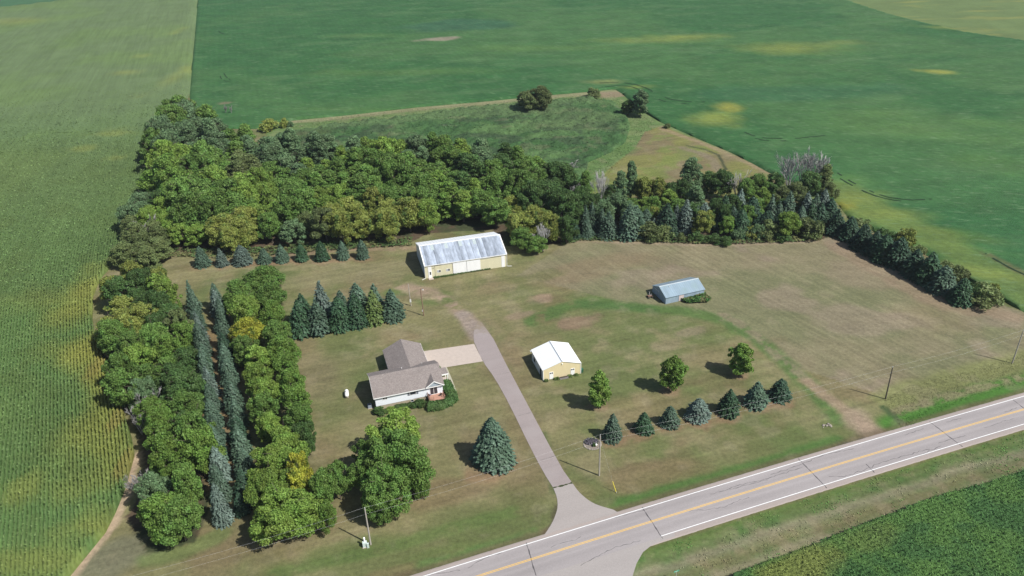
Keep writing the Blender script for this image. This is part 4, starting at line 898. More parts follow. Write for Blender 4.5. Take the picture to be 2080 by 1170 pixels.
p1 = pole('a', (753, 1106), 8.55, (741, 1033.7), M_pole, 'pale grey utility pole on the lawn below the big yard tree')
p2 = pole('b', (1217, 966), 9.85, (1219.3, 885.5), M_pole, 'grey utility pole right of the driveway by the round flower bed')
p3 = pole('c', (1798.5, 810.5), 8.25, (1813, 747), M_poled, 'thin black utility pole at the end of the uncut verge')
p4 = pole('d', (2055.8, 738), 8.8, (2078.6, 672.3), M_pole, 'pale utility pole at the right edge beside the hay field')
PT['0'] = tuple((2*PT['a'][k][0]-PT['b'][k][0], 2*PT['a'][k][1]-PT['b'][k][1], PT['a'][k][2]) for k in (0, 1))
PT['e'] = tuple((2*PT['d'][k][0]-PT['c'][k][0], 2*PT['d'][k][1]-PT['c'][k][1], PT['d'][k][2]) for k in (0, 1))
M_wire = plain('bare_wire', (.45, .46, .45), .5, var=.02)
wires = ['left of the pale lawn pole', 'over the driveway', 'over the row of seven small spruces', 'along the hay field', 'leaving at the right edge']
for i, (ka, kb) in enumerate((('0', 'a'), ('a', 'b'), ('b', 'c'), ('c', 'd'), ('d', 'e'))):
    for k, nm in ((0, 'upper'), (1, 'lower')):
        A, B = np.array(PT[ka][k]), np.array(PT[kb][k]); n = 22; m = MB(); prev = A
        for j in range(1, n+1):
            f_ = j/n; q = A+(B-A)*f_; q[2] -= 4*f_*(1-f_)*np.linalg.norm(B-A)*.014
            m.tube(prev, q, .008, .008, 4); prev = q
        tag(m.build('power_line', M_wire), f'{nm} power wire {wires[i]}', 'power line', 'power lines')
lp = empty('yard_pole', at((860.9, 641))); tag(lp, 'brown yard light pole beside the gravel track below the barn', 'pole')
MB().tube((0, 0, 0), (-.25, .1, 8.1), .15, .11, 9).build('post', plain('brown_pole', (.20, .13, .09), .9, var=.2), lp)
MB().tube((-.25, .1, 7.6), (.35, -.1, 7.9), .035, .03, 6).build('lamp_arm', M_ins, lp); MB().lathe([(.16, 7.72), (.2, 7.8), (.08, 7.98)], 10, (.4, -.1)).build('lamp_head', M_ins, lp)
MB().box(-.34, -.12, -.16, -.02, 1.3, 1.8).build('meter_box', M_ins, lp)
lp = empty('service_pole', at((835, 621))); tag(lp, 'short pale service pole left of the brown yard pole', 'pole')
MB().tube((0, 0, 0), (-.2, .1, 6.6), .12, .09, 9).build('post', M_pole, lp); MB().box(-.2, .2, -.26, -.1, 1.2, 2.0).build('meter_box', plain('meter_white', (.7, .7, .68), .5), lp)
# pedestal cabinets
M_cab = plain('pale_green_cabinet', (.50, .58, .54), .5)
cb = empty('transformer_cabinet', at((742, 1110)), rad(15)); tag(cb, 'pale green utility cabinet with white cap beside the lawn pole', 'utility box')
MB().box(-.4, .4, -.3, .3, .1, 1.1).build('cabinet', M_cab, cb); MB().box(-.5, .5, -.4, .4, 0, .1).build('pad', M_conc, cb); MB().lathe([(.16, 1.1), (.16, 1.7), (.2, 1.72), (.17, 1.95), (.05, 2.0)], 10, (0, .2)).build('cap_post', m_w, cb)
cb = empty('cable_pedestal', at((748, 1112)), rad(15)); tag(cb, 'small grey green cable pedestal between the cabinet and the lawn pole', 'utility box')
MB().box(-.18, .18, -.15, .15, 0, .95).build('housing', M_cab, cb); MB().box(-.2, .2, -.17, .17, .95, 1.0).build('lid', M_cab, cb)
gy = empty('guy_wire_marker', at((1252, 1001))); tag(gy, 'leaning yellow guy wire marker near the driveway mouth', 'marker')
b_ = np.array(at((1252, 1001))); tpx = np.array(G2((1244.5, 978), 2.2)); MB().tube((0, 0, 0), (tpx[0]-b_[0], tpx[1]-b_[1], 2.2), .055, .055, 6).build('sleeve', plain('marker_yellow', (.80, .66, .05), .5), gy)
MB().lathe([(.05, 0), (.05, .25)], 8).build('anchor', M_ins, gy)
# the guy wire of the road pole up to it
m = MB(); q = np.array(PT['b'][0]); m.tube((b_[0]+tpx[0]-b_[0], tpx[1], 2.2), (q[0], q[1], 9.0), .006, .006, 4); tag(m.build('guy_wire', M_wire), 'thin guy wire from the yellow marker to the pole', 'wire')
sg = empty('street_sign', at((1372, 1182)), rad(20)); tag(sg, 'green street name sign on a post in the ditch at the bottom edge', 'street sign')
MB().tube((0, 0, 0), (0, 0, 2.4), .035, .035, 6).build('post', M_ins, sg); MB().box(-.5, .5, -.02, .02, 2.4, 2.66).build('sign_blade', plain('sign_green', (.02, .30, .18), .4), sg)
tb = MB(); tb.box(-.38, .30, -.022, -.0205, 2.50, 2.56); tb.build('lettering', m_w, sg)
# flower bed island
fb = at((1203, 902)); M_rock = plain('pale_rock', (.27, .24, .20), .9, var=.25, vs=4)
bed = empty('flower_bed', (fb[0], fb[1], 0)); tag(bed, 'round stone edged flower bed with mauve plants left of the road pole', 'flower bed')
MB().lathe([(1.75, 0), (1.7, .07), (1.0, .10), (.05, .11)], 24).build('mulch', plain('grey_gravel', (.20, .17, .14), .9, var=.25, vs=5), bed)
rgb = random.Random(8); rk = MB()
for k in range(34):
    an = 2*math.pi*k/34; rr = rgb.uniform(.13, .22); cx, cy = 1.75*math.cos(an), 1.75*math.sin(an); rk.lathe([(rr, 0), (rr*1.05, rr*.6), (rr*.5, rr*1.1)], 6, (cx, cy))
rk.build('stone_edging', M_rock, bed)
rg2 = np.random.default_rng(5); n = 900; an = rg2.uniform(0, 6.3, n); rr = np.sqrt(rg2.uniform(0, 1, n))*1.3; P = np.stack([rr*np.cos(an)*1.1-.1, rr*np.sin(an)*.8+.45, rg2.uniform(.1, .9, n)*(1-rr*.4)], 1)
Vc, Fc = cards(P, rg2.normal(size=(n, 3))+[0, 0, .5], rg2.uniform(.08, .2, n), 1.8, rg2); link('mauve_plants', mesh_np('mauve_plants', Vc, Fc, leaf_mat('mauve_leaves', (.20, .18, .21), spots=((.09, .12, .07), 1.5, .5))), bed)
MB().lathe([(.22, .1), (.26, .25), (.12, .42)], 7, (.75, -.45)).build('white_rock', m_w, bed)
# planter, bin, rubbish
pl = empty('planter', (*wpt(4.8, -.55, (6.44, 148.13), rad(15.23)), 0), rad(15.23)); tag(pl, 'long low grey planter box against the yellow garage wall', 'planter')
MB().box(-1.05, 1.05, -.3, .3, 0, .38).build('box', plain('grey_timber', (.22, .20, .20), .8), pl); MB().box(-.98, .98, -.23, .23, .38, .42).build('soil', plain('soil', (.05, .04, .03), .9), pl)
bn = empty('wheelie_bin', (*wpt(9.55, .35, (6.44, 148.13), rad(15.23)), 0), rad(15.23)); tag(bn, 'dark green wheelie bin at the right corner of the yellow garage', 'bin')
m_bin = plain('bin_green', (.03, .11, .06), .5); MB().prism([(-.22, -.25, .08), (.22, -.25, .08), (.22, .25, .08), (-.22, .25, .08)], [(-.28, -.32, .95), (.28, -.32, .95), (.28, .32, .95), (-.28, .32, .95)]).build('body', m_bin, bn); MB().box(-.3, .3, -.34, .36, .95, 1.02).build('lid', m_bin, bn)
for xx in (-.25, .25):
    wl = MB().lathe([(.1, -.03), (.1, .03)], 10).build('wheel', M_poled, bn); wl.rotation_euler = (0, rad(90), 0); wl.location = (xx, .25, .1)
wt = empty('hay_wagon_wreck', at((1322, 604)), rad(19)); tag(wt, 'rusty old implement frame lying at the left end of the grey shed', 'farm implement')
m_rust = plain('rusty_iron', (.17, .10, .07), .8, var=.3); m_gi = plain('grey_iron', (.45, .42, .42), .6)
MB().tube((-.9, 0, .5), (1.4, .1, .5), .05, .05).tube((-.8, -.5, .5), (-.8, .5, .5), .05, .05).tube((.3, -.5, .5), (.3, .5, .5), .05, .05).tube((1.4, .1, .5), (2.6, -1.0, .2), .04, .04).build('frame', m_rust, wt)
MB().box(-.9, .2, -.4, .4, .55, .62).build('platform', m_rust, wt)
for xx, yy in ((-.8, -.55), (-.8, .55), (.3, -.55), (.3, .55)):
    wl = MB().lathe([(.28, -.05), (.32, 0), (.28, .05)], 12).build('wheel', M_poled, wt); wl.rotation_euler = (rad(90), 0, 0); wl.location = (xx, yy, .32)
pb = MB(); pb.tube((-.4, .3, .6), (-.1, .6, 1.5), .05, .05).tube((-.2, -.2, .6), (.2, .3, .9), .05, .05); pb.build('lever', m_gi, wt)
for px_, lb in (((1681, 866), 'low heap of broken pale rock in the roadside grass'),):
    x, y, _ = at(px_); m = MB(); r3 = random.Random(9)
    for k in range(16):
        rr = r3.uniform(.12, .3); cx, cy = r3.gauss(0, .55), r3.gauss(0, .35); m.lathe([(rr, 0), (rr*1.1, rr*.5), (rr*.4, rr)], 5, (cx, cy))
    o = m.build('rock_heap', M_rock, loc=(x, y, 0)); tag(o, lb, 'rocks')
# ================================================================ TREES
def crown_mesh(name, seed, R=4.0, z0=2.0, z1=9.0, nl=46, per=210, leaf=.27, shape='round', lob=.30):
    """foliage: leaf clumps on lobes spread through an uneven crown"""
    g = np.random.default_rng(seed); Cn = []; Rn = []
    H = z1-z0; ph = g.uniform(0, 6.28, 2)
    for i in range(nl):
        t = (i+.5)/nl; t = min(.99, max(.01, t+g.uniform(-.04, .04)))
        if shape == 'round': zz = z0+H*(.10+.84*t); r = math.sqrt(max(0.02, 1-((t-.42)/.62)**2)) if t < .97 else .2
        elif shape == 'oval': zz = z0+H*(.06+.90*t); r = math.sin(math.pi*min(1, (t*.93+.07)))**.6*(1-.45*t)*1.25
        elif shape == 'tall': zz = z0+H*(.04+.93*t); r = (1-t)**.55*(.75+.5*t)*1.05
        else: zz = z0+H*(.15+.7*t); r = math.sqrt(max(.02, 1-((t-.3)/.75)**2))
        an = i*2.39996+g.uniform(-.5, .5); rr = R*r*math.sqrt(g.uniform(.12, 1.05))*.86*(1+.20*math.sin(2*an+ph[0])+.12*math.sin(3*an+ph[1]))
        Cn.append((rr*math.cos(an), rr*math.sin(an), zz+g.uniform(-.3, .3))); Rn.append(R*lob*g.uniform(.5, 1.4))
    Ps, Ns, Ss = [], [], []
    for c, r in zip(Cn, Rn):
        n = int(per*(r/(R*lob))**2)
        d = g.normal(size=(n, 3)); d[:, 2] = d[:, 2]*.8+.25; d /= np.linalg.norm(d, axis=1, keepdims=True)
        rad_ = r*g.uniform(.3, 1.2, n)**.6
        Ps.append(np.array(c)+d*rad_[:, None]*np.array([1, 1, .85])); Ns.append(d+g.normal(size=(n, 3))*.75); Ss.append(g.uniform(.6, 1.35, n)*leaf)
    P = np.concatenate(Ps); N = np.concatenate(Ns); s = np.concatenate(Ss)
    V, F = cards(P, N, s, 1.15, g)
    V += g.normal(size=V.shape)*leaf*.07
    return mesh_np(name, V, F, LM['G'])
def trunk_mesh(name, seed, R=4., z0=2., z1=9., r0=.22, mat=None):
    g = random.Random(seed); m = MB(); top = z0+(z1-z0)*.75
    p = np.array([0, 0, -.1]); rr = r0
    for k in range(4):
        q = np.array([g.uniform(-.2, .2)*(k+1)*.5, g.uniform(-.2, .2)*(k+1)*.5, top*(k+1)/4.]); r2 = r0*(1-.2*(k+1)); m.tube(p, q, rr, r2, 7)
        if k:
            for j in range(3):
                a = g.uniform(0, 6.28); L = R*g.uniform(.5, .85); e = q+np.array([math.cos(a)*L, math.sin(a)*L, L*g.uniform(.35, .9)]); m.tube(q, e, r2*.55, .03, 5)
        p = q; rr = r2
    return m.mesh(name, mat or M_bark)
def spruce_mesh(name, seed, R=2.3, H=8., lev=30, leaf=.30, ex=.66, rag=1.):
    g = np.random.default_rng(seed); Ps, Ns, Ss, Up = [], [], [], []
    for i in range(lev):
        t = i/(lev-1.); z = .25+(H-.45)*t; r = R*(1.02*(1-t)**ex)*(.84+.16*min(1, t/.12))*(1 if i % 3 else .92)+.07
        nb = max(4, int(2*math.pi*r/.36)); a0 = g.uniform(0, 6.28)
        for j in range(nb):
            a = a0+2*math.pi*j/nb+g.uniform(-.18, .18); L = r*(1+.12*rag*math.sin(a*2+seed)*math.sin(t*9+seed))*g.uniform(1-.28*rag, 1.14); k = max(2, int(L/.20))
            f = np.linspace(.30, 1, k) if k > 2 else np.array([.6, 1.])
            d = np.array([math.cos(a), math.sin(a), 0]); droop = -.30*L*f**1.6+.12*L*np.maximum(0, f-.75)
            P = d*(L*f)[:, None]; P[:, 2] = z+droop+.12; P += g.normal(size=P.shape)*.06
            Ps.append(P); nn = np.tile(d*.55+np.array([0, 0, .9]), (k, 1))+g.normal(size=(k, 3))*.28; Ns.append(nn); Ss.append(leaf*(1.25-.45*f)*g.uniform(.8, 1.25, k)); Up.append(np.tile(d+np.array([0, 0, -.25]), (k, 1)))
    m_ = 26; zz = g.uniform(H*.9, H, m_); Ps.append(np.stack([g.normal(size=m_)*.06, g.normal(size=m_)*.06, zz], 1)); Ns.append(g.normal(size=(m_, 3))); Ss.append(np.full(m_, .16)); Up.append(np.tile([0, 0, 1.], (m_, 1)))
    P = np.concatenate(Ps); N = np.concatenate(Ns); s = np.concatenate(Ss); U_ = np.concatenate(Up)
    V, F = cards(P, N, s, 1.35, g, up=U_)
    return mesh_np(name, V, F, SM['b'])
def bare_mesh(name, seed, H=11., R=2.6, stems=3, mat=None, twig=.040):
    g = random.Random(seed); m = MB()
    def br(p, d, L, r, dep):
        q = p+d*L; m.tube(p, q, r, max(r*.62, twig*.7), 5 if dep < 2 else 3)
        if dep >= 4: return
        n = 3 if dep < 3 else 4
        for k in range(n):
            f_ = g.uniform(.45, 1.0); a = g.uniform(0, 6.28); nd_ = d+np.array([math.cos(a), math.sin(a), g.uniform(.0, .5)])*g.uniform(.15, .42)
            br(p+d*L*f_, nd_/np.linalg.norm(nd_), L*g.uniform(.55, .8), max(r*.5, twig), dep+1)
    for s in range(stems):
        a = g.uniform(0, 6.28); t = g.uniform(.02, .32); d = np.array([math.cos(a)*t, math.sin(a)*t, 1]); br(np.array([0, 0, -.1]), d/np.linalg.norm(d), H*.40, .14, 0)
    me = m.mesh(name, mat or M_dead); return me
PR = {}
for k in range(6): PR['round', k] = (crown_mesh('round_crown', 10+k, 4., 1.6, 9., 54+5*k, 225, .205, 'round', .21+.02*(k % 3)), trunk_mesh('trunk', 10+k), 4., 9.)
for k in range(3): PR['oval', k] = (crown_mesh('oval_crown', 30+k, 2.4, .9, 8., 66, 110, .20, 'oval', .23), trunk_mesh('trunk', 30+k, 2.4, 1., 8., .13), 2.4, 8.)
for k in range(4): PR['tall', k] = (crown_mesh('tall_crown', 50+k, 3.6, 2.0, 14., 84, 160, .23, 'tall', .23), trunk_mesh('trunk', 50+k, 3.4, 3., 14., .26), 3.6, 14.)
for k in range(3): PR['shrub', k] = (crown_mesh('shrub_crown', 70+k, 2., .1, 2.6, 26, 130, .18, 'dome', .34), trunk_mesh('stems', 70+k, 1.6, .2, 2., .06), 2., 2.6)
PR['big', 0] = (crown_mesh('spreading_crown', 90, 7., 2.0, 12., 96, 340, .205, 'round', .175), trunk_mesh('trunk', 90, 6., 2., 12., .4), 7., 12.)
PR['big', 1] = (crown_mesh('spreading_crown', 91, 6., 1.8, 10.5, 76, 340, .205, 'round', .19), trunk_mesh('trunk', 91, 5., 2., 10.5, .36), 6., 10.5)
for k in range(7): PR['spruce', k] = (spruce_mesh('needle_crown', 100+k, 2.3, 8., 28+2*(k % 3), .28+.02*(k % 3), (.60, .72, .66, .80, .56, .68, .62)[k], (1, 1.2, .8, 1.3, 1, 1.5, .9)[k]), None, 2.3, 8.)
PR['spruce_big', 0] = (spruce_mesh('needle_crown', 120, 3.7, 11.8, 44, .36), None, 3.7, 11.8)
_tm = MB().tube((0, 0, -.1), (0, 0, 5), .14, .05, 7).mesh('trunk', M_bark)
for k in range(3): PR['bare', k] = (bare_mesh('bare_branches', 140+k, 11., 2.6, 5), None, 2.6, 11.)
PR['bare', 3] = (bare_mesh('bare_branches', 150, 9, 2.4, 5, M_deadp, .05), None, 2.4, 9.)
for (k, _), v in list(PR.items()):
    if k == 'bare': 
        me = v[0]; zs = max(q.co.z for q in me.vertices); rs = np.percentile([math.hypot(q.co.x, q.co.y) for q in me.vertices], 92); PR[k, _] = (me, None, rs, zs)
R_ = random.Random(77)
TREES = []
def tree(kind, x, y, H, R, col, name, cat, label, group=None, k=None, lean=0):
    ks = [q[1] for q in PR if q[0] == kind]; k = R_.choice(ks) if k is None else k
    cm, tm, r0, h0 = PR[kind, k]
    e = empty(name, (x, y, 0), R_.uniform(0, 6.28), (R/r0, R/r0, H/h0)); tag(e, label, cat, group)
    if lean: e.rotation_euler = (lean, 0, R_.uniform(0, 6.28))
    part = 'crown' if kind != 'bare' else 'branches'
    c = link(part, cm, e)
    if kind != 'bare':
        s = c.material_slots[0]; s.link = 'OBJECT'; s.material = (SM if kind.startswith('spruce') else LM)[col]
    if kind.startswith('spruce'): link('trunk', _tm, e)
    elif tm: link('trunk', tm, e)
    TREES.append((x, y, R)); return e
ORD = ['first', 'second', 'third', 'fourth', 'fifth', 'sixth', 'seventh', 'eighth', 'ninth', 'tenth', 'eleventh', 'twelfth', 'thirteenth', 'fourteenth', 'fifteenth', 'sixteenth', 'seventeenth', 'eighteenth', 'nineteenth', 'twentieth']
def ordn(i):
    if i < 20: return ORD[i]
    t = ['twenty', 'thirty', 'forty', 'fifty', 'sixty'][(i+1)//10-2]; u = (i+1) % 10
    return (t[:-1]+'ieth') if u == 0 else t+'-'+ORD[u-1]
CW = dict(G='green', L='fresh green', D='dark green', Y='olive yellow', H='yellow green', B='grey green', O='olive brown', W='bright yellow', A='orange tinged', P='pinkish', g='green', b='blue green', s='silver blue', y='yellow green', d='dark blue green')
def spr(px, bottom, topy, wpx, col, label, group, kind='spruce', k=None):
    """spruce given by its outline in the photograph: x, lowest skirt, tip, width"""
    r = wpx*mpp((px, bottom))*.5; b = np.array(G2((px, bottom))); d = b/np.linalg.norm(b); b = b+d*r*.80
    bx = b; # tip height
    lo, hi = 0., 40.
    for _ in range(40):
        m = (lo+hi)/2; dd = np.array([bx[0], bx[1], m])-CP
        if 585-FPX*(dd@UP)/(dd@fw) > topy: lo = m
        else: hi = m
    tree(kind, float(bx[0]), float(bx[1]), lo, r*1.10, col, 'spruce_tree', 'spruce', label, group, k)
# --- lone spruce and the rows on the lawn
spr(1003, 957, 848, 80, 'b', 'largest spruce, standing alone on the lawn left of the driveway', None, 'spruce_big', 0)
L7 = [(1243, 899.7, 840.8, 36, 'b', 'nearest the round flower bed'), (1306, 883.6, 838, 37, 'g', 'second from the flower bed, small and deep green'), (1358.5, 871.5, 825, 37, 'b', 'third from the flower bed'), (1416, 858.7, 810, 45, 's', 'middle one, broad and paler blue'), (1477.7, 848, 791, 42, 'g', 'fifth from the flower bed, tall and dense green'), (1533, 831.8, 776, 43, 'b', 'sixth from the flower bed, tallest and pointed'), (1581, 818, 770, 41, 'd', 'last one towards the right, round shouldered')]
for x, b, t, w_, c, l in L7: spr(x, b, t, w_, c, 'small spruce in the road side row, '+l, 'seven small spruces along the road')
N9 = [(414, 545, 500.5, 29, 'b'), (453, 543, 504.6, 26, 's'), (495, 540.7, 498, 36, 's'), (539.5, 537.4, 504, 26, 'b'), (575, 534.7, 496.4, 26, 'b'), (615, 532.8, 495, 25, 'g'), (656, 532, 490, 28, 'g'), (698, 529, 489, 26, 'b'), (738, 528, 487, 26, 'b')]
for i, (x, b, t, w_, c) in enumerate(N9): spr(x, b, t, w_, c, f'small {CW[c]} spruce, {ordn(i)} from the left in the row before the wood', 'nine small spruces in front of the wood')
CL = [(615.5, 686.4, 609, 41, 'g', 'front row, first from the left'), (651, 682.8, 608.5, 44, 'b', 'front row, second from the left'), (694, 674.9, 603, 43, 'g', 'front row, third from the left'), (727, 668.4, 597, 41, 'g', 'front row, fourth from the left'), (763, 661, 590, 39, 'y', 'front row, fifth from the left and yellowish'), (799.5, 655, 589, 42, 'b', 'right hand end of the front row, very dense'),
      (622, 668, 596, 36, 'g', 'back row, leftmost tip'), (661, 660, 572, 44, 's', 'back row, tallest and silver blue'), (698, 652, 590, 32, 'b', 'back row, thin brown flecked one in the middle'), (731, 648, 575, 42, 'b', 'back row, second tallest'), (766, 644, 577, 34, 'b', 'back row, right hand tip')]
for x, b, t, w_, c, l in CL: spr(x, b, t, w_*1.14, c, 'spruce of the cluster above the house, '+l, 'spruce cluster above the house')
# --- two long spruce rows in the left shelter belt
def row(pts, n, hs_, r, cols, desc, group):
    g = [np.array(G2(p)) for p in pts]; L = [0]
    for a, b in zip(g[:-1], g[1:]): L.append(L[-1]+float(np.linalg.norm(b-a)))
    for i in range(n):
        s = L[-1]*i/(n-1); x = np.interp(s, L, [q[0] for q in g])+R_.uniform(-.25, .25); y = np.interp(s, L, [q[1] for q in g])+R_.uniform(-.3, .3)
        c = cols[i % len(cols)]; h = R_.uniform(*hs_)
        tree('spruce', x, y, h, r*R_.uniform(.9, 1.1), c, 'spruce_tree', 'spruce', f'{CW[c]} spruce, {ordn(i)} from near end, {desc}', group)
row([(455, 1058), (452, 1010), (446, 940), (438, 870), (428, 800), (416, 730), (405, 665), (395, 632)], 15, (7.2, 9.6), 2.15, 's b s b b b b s b b b s b b b b g'.split(), 'long left spruce row', 'long left spruce row')
row([(500, 968), (492, 905), (482, 850), (474, 800), (464, 745), (456, 706)], 10, (6.6, 8.8), 2.1, 'b b d b b b b b d b d'.split(), 'inner spruce row', 'inner spruce row')
row([(455, 672), (448, 645), (443, 628)], 4, (7.4, 8.6), 2.0, 'b b s b'.split(), 'far group of the inner spruce row', 'inner spruce row')
for i, (x, b, t, w_) in enumerate([(500, 1010, 952, 34), (495, 1050, 1000, 30)]): spr(x, b, t, w_, 'd', ['dark spruce in deep shade left of the yellow tipped maple', 'dark spruce at the near end of the shaded lane'][i], 'inner spruce row')
# --- broadleaf trees of the lanes: (crown centre px, width px, height m, colour)
def crown_px(lst, kindf, fmt, group, name, cat, zf=.72):
    for i, (x, y, wp, H, c, *ex) in enumerate(lst):
        z = H*zf; g = G(x, y, z); r = wp*mpp((x, y), z)*.5
        kind = ex[0] if ex and ex[0] else kindf; lab = ex[1] if len(ex) > 1 else fmt.format(c=CW[c], n=ordn(i))
        tree(kind, float(g[0]), float(g[1]), H, r, c, name, cat, lab, group)
LANE = [(482, 590, 62, 8, 'G'), (494, 622, 66, 8.5, 'H'), (500, 668, 62, 8, 'W', None, 'maple turning bright yellow in the middle of the belt'), (497, 702, 58, 8, 'G'), (520, 722, 60, 8, 'H'), (521, 760, 56, 8, 'H'), (536, 790, 56, 8, 'H'), (533, 825, 62, 8.5, 'G'), (548, 862, 58, 8, 'H'), (575, 890, 56, 8, 'H')]
crown_px(LANE, 'round', '{c} maple, {n} from the far end of the inner maple row', 'inner maple row', 'maple_tree', 'maple')
OUT = [(531, 562, 70, 8, 'G'), (545, 596, 58, 8, 'G'), (552, 630, 50, 7.5, 'L'), (560, 672, 58, 8, 'G'), (570, 706, 56, 8, 'L'), (580, 738, 58, 8, 'L'), (590, 772, 58, 8.5, 'L'), (600, 806, 62, 8.5, 'L'), (607, 842, 56, 8, 'G'), (617, 882, 54, 8.5, 'D')]
crown_px(OUT, 'round', '{c} maple, {n} from the far end of the row facing the house', 'outer maple row', 'maple_tree', 'maple')
BIGS = [(566, 925, 116, 9.5, 'H', 'big', 'broad yellow green maple behind the yellow tipped one'), (604, 945, 46, 9.5, 'W', 'round', 'bright yellow maple crown near the front of the belt'), (548, 985, 104, 9, 'H', 'big', 'broad yellow green maple at the near left of the belt'), (603, 975, 50, 9, 'W', 'oval', 'narrow maple with yellow leaves beside the broad one'), (580, 1032, 136, 9, 'H', 'big', 'nearest and broadest yellow green maple of the belt'), (524, 1062, 38, 6, 'H', 'round', 'small low maple crown at the nearest left corner'),
        (655, 980, 56, 8.5, 'G', 'round', 'green maple between the yellow one and the yard tree'), (683, 962, 56, 9, 'G', 'round', 'green maple left of the big yard tree'), (660, 1040, 44, 7, 'L', 'round', 'small green maple over the wires at the near edge')]
crown_px(BIGS, 'big', '', 'near maples of the shelter belt', 'maple_tree', 'maple')
YARD = [(805, 915, 140, 11.5, 'G', 'big', 'large spreading yard tree below the house'), (778, 985, 112, 10, 'G', 'big', 'near half of the large yard tree clump below the house'), (806, 862, 96, 9, 'H', 'round', 'yellow green far crown of the yard clump nearest the house'), (845, 945, 52, 8, 'G', 'round', 'green right hand crown of the yard clump'), (770, 1028, 52, 6.5, 'G', 'round', 'lowest green crown of the yard clump beside the wires'), (852, 985, 30, 4.5, 'G', 'shrub', 'small low branch crown at the right foot of the yard clump'), (738, 955, 54, 7.5, 'G', 'round', 'low green left crown of the yard clump near the small maple'), (742, 915, 56, 8, 'G', 'round', 'green left hand crown of the yard clump')]
crown_px(YARD, 'round', '', 'yard tree clump', 'broadleaf_tree', 'tree')
for (x, b, t, w_, l) in ((1215, 828, 757, 50, 'young round maple nearest the yellow garage'), (1364, 795, 723, 50, 'tallest young maple, in the middle of the field'), (1502, 762, 698, 50, 'young maple farthest right on the lawn')):
    g = G2((x, b)); H = height_of(x, b, t); tree('oval', g[0], g[1], H, w_*.5*mpp((x, b-20), 3), 'L', 'maple_tree', 'maple', l, 'three young maples')
# --- filled woods: jittered spacing, colours from hints read off the photograph
def hexfill(poly, sp, jit, seed):
    g = random.Random(seed); xs = [p[0] for p in poly]; ys = [p[1] for p in poly]; out = []; y = min(ys); r = 0
    while y < max(ys):
        x = min(xs)+(sp/2 if r % 2 else 0)
        while x < max(xs):
            q = (x+g.uniform(-jit, jit), y+g.uniform(-jit, jit))
            if inside(np.array([q[0]]), np.array([q[1]]), poly)[0]: out.append(q)
            x += sp
        y += sp*.87; r += 1
    return out
def to_px(x, y, z):
    d = np.array([x, y, z])-CP; zz = d@fw; return (1040+FPX*(d@RT)/zz, 585-FPX*(d@UP)/zz)
def wood(poly, sp, jit, seed, hints, H_default, place, group, name='broadleaf_tree', cat='tree', bands=('front', 'second', 'third', 'fourth', 'fifth', 'sixth', 'seventh', 'eighth', 'ninth', 'tenth', 'eleventh', 'twelfth', 'thirteenth', 'fourteenth', 'fifteenth'), bw=None, bydir=(0, 1)):
    pts = hexfill(poly, sp, jit, seed); recs = []
    bw = bw or sp*1.0
    vmin = min(x*bydir[0]+y*bydir[1] for x, y in pts)
    for x, y in pts:
        px = to_px(x, y, H_default*.8); h = min(hints, key=lambda q: (q[0]-px[0])**2+((q[1]-px[1])*1.5)**2)
        recs.append([int((x*bydir[0]+y*bydir[1]-vmin)/bw), x*bydir[1]-y*bydir[0], x, y, h])
    recs.sort(); cnt = {}
    for b, s, x, y, h in recs:
        i = cnt.get(b, 0); cnt[b] = i+1; _, _, c, H, R, kind = h
        H2 = H*R_.uniform(.80, 1.20); R2 = R*R_.uniform(.82, 1.15)
        tree(kind, x, y, H2, R2, c, name, cat, f'{CW[c]} tree, {ordn(i)} from left, {bands[min(b, 14)]} row {place}', group)
T = 'tall'; O = 'round'
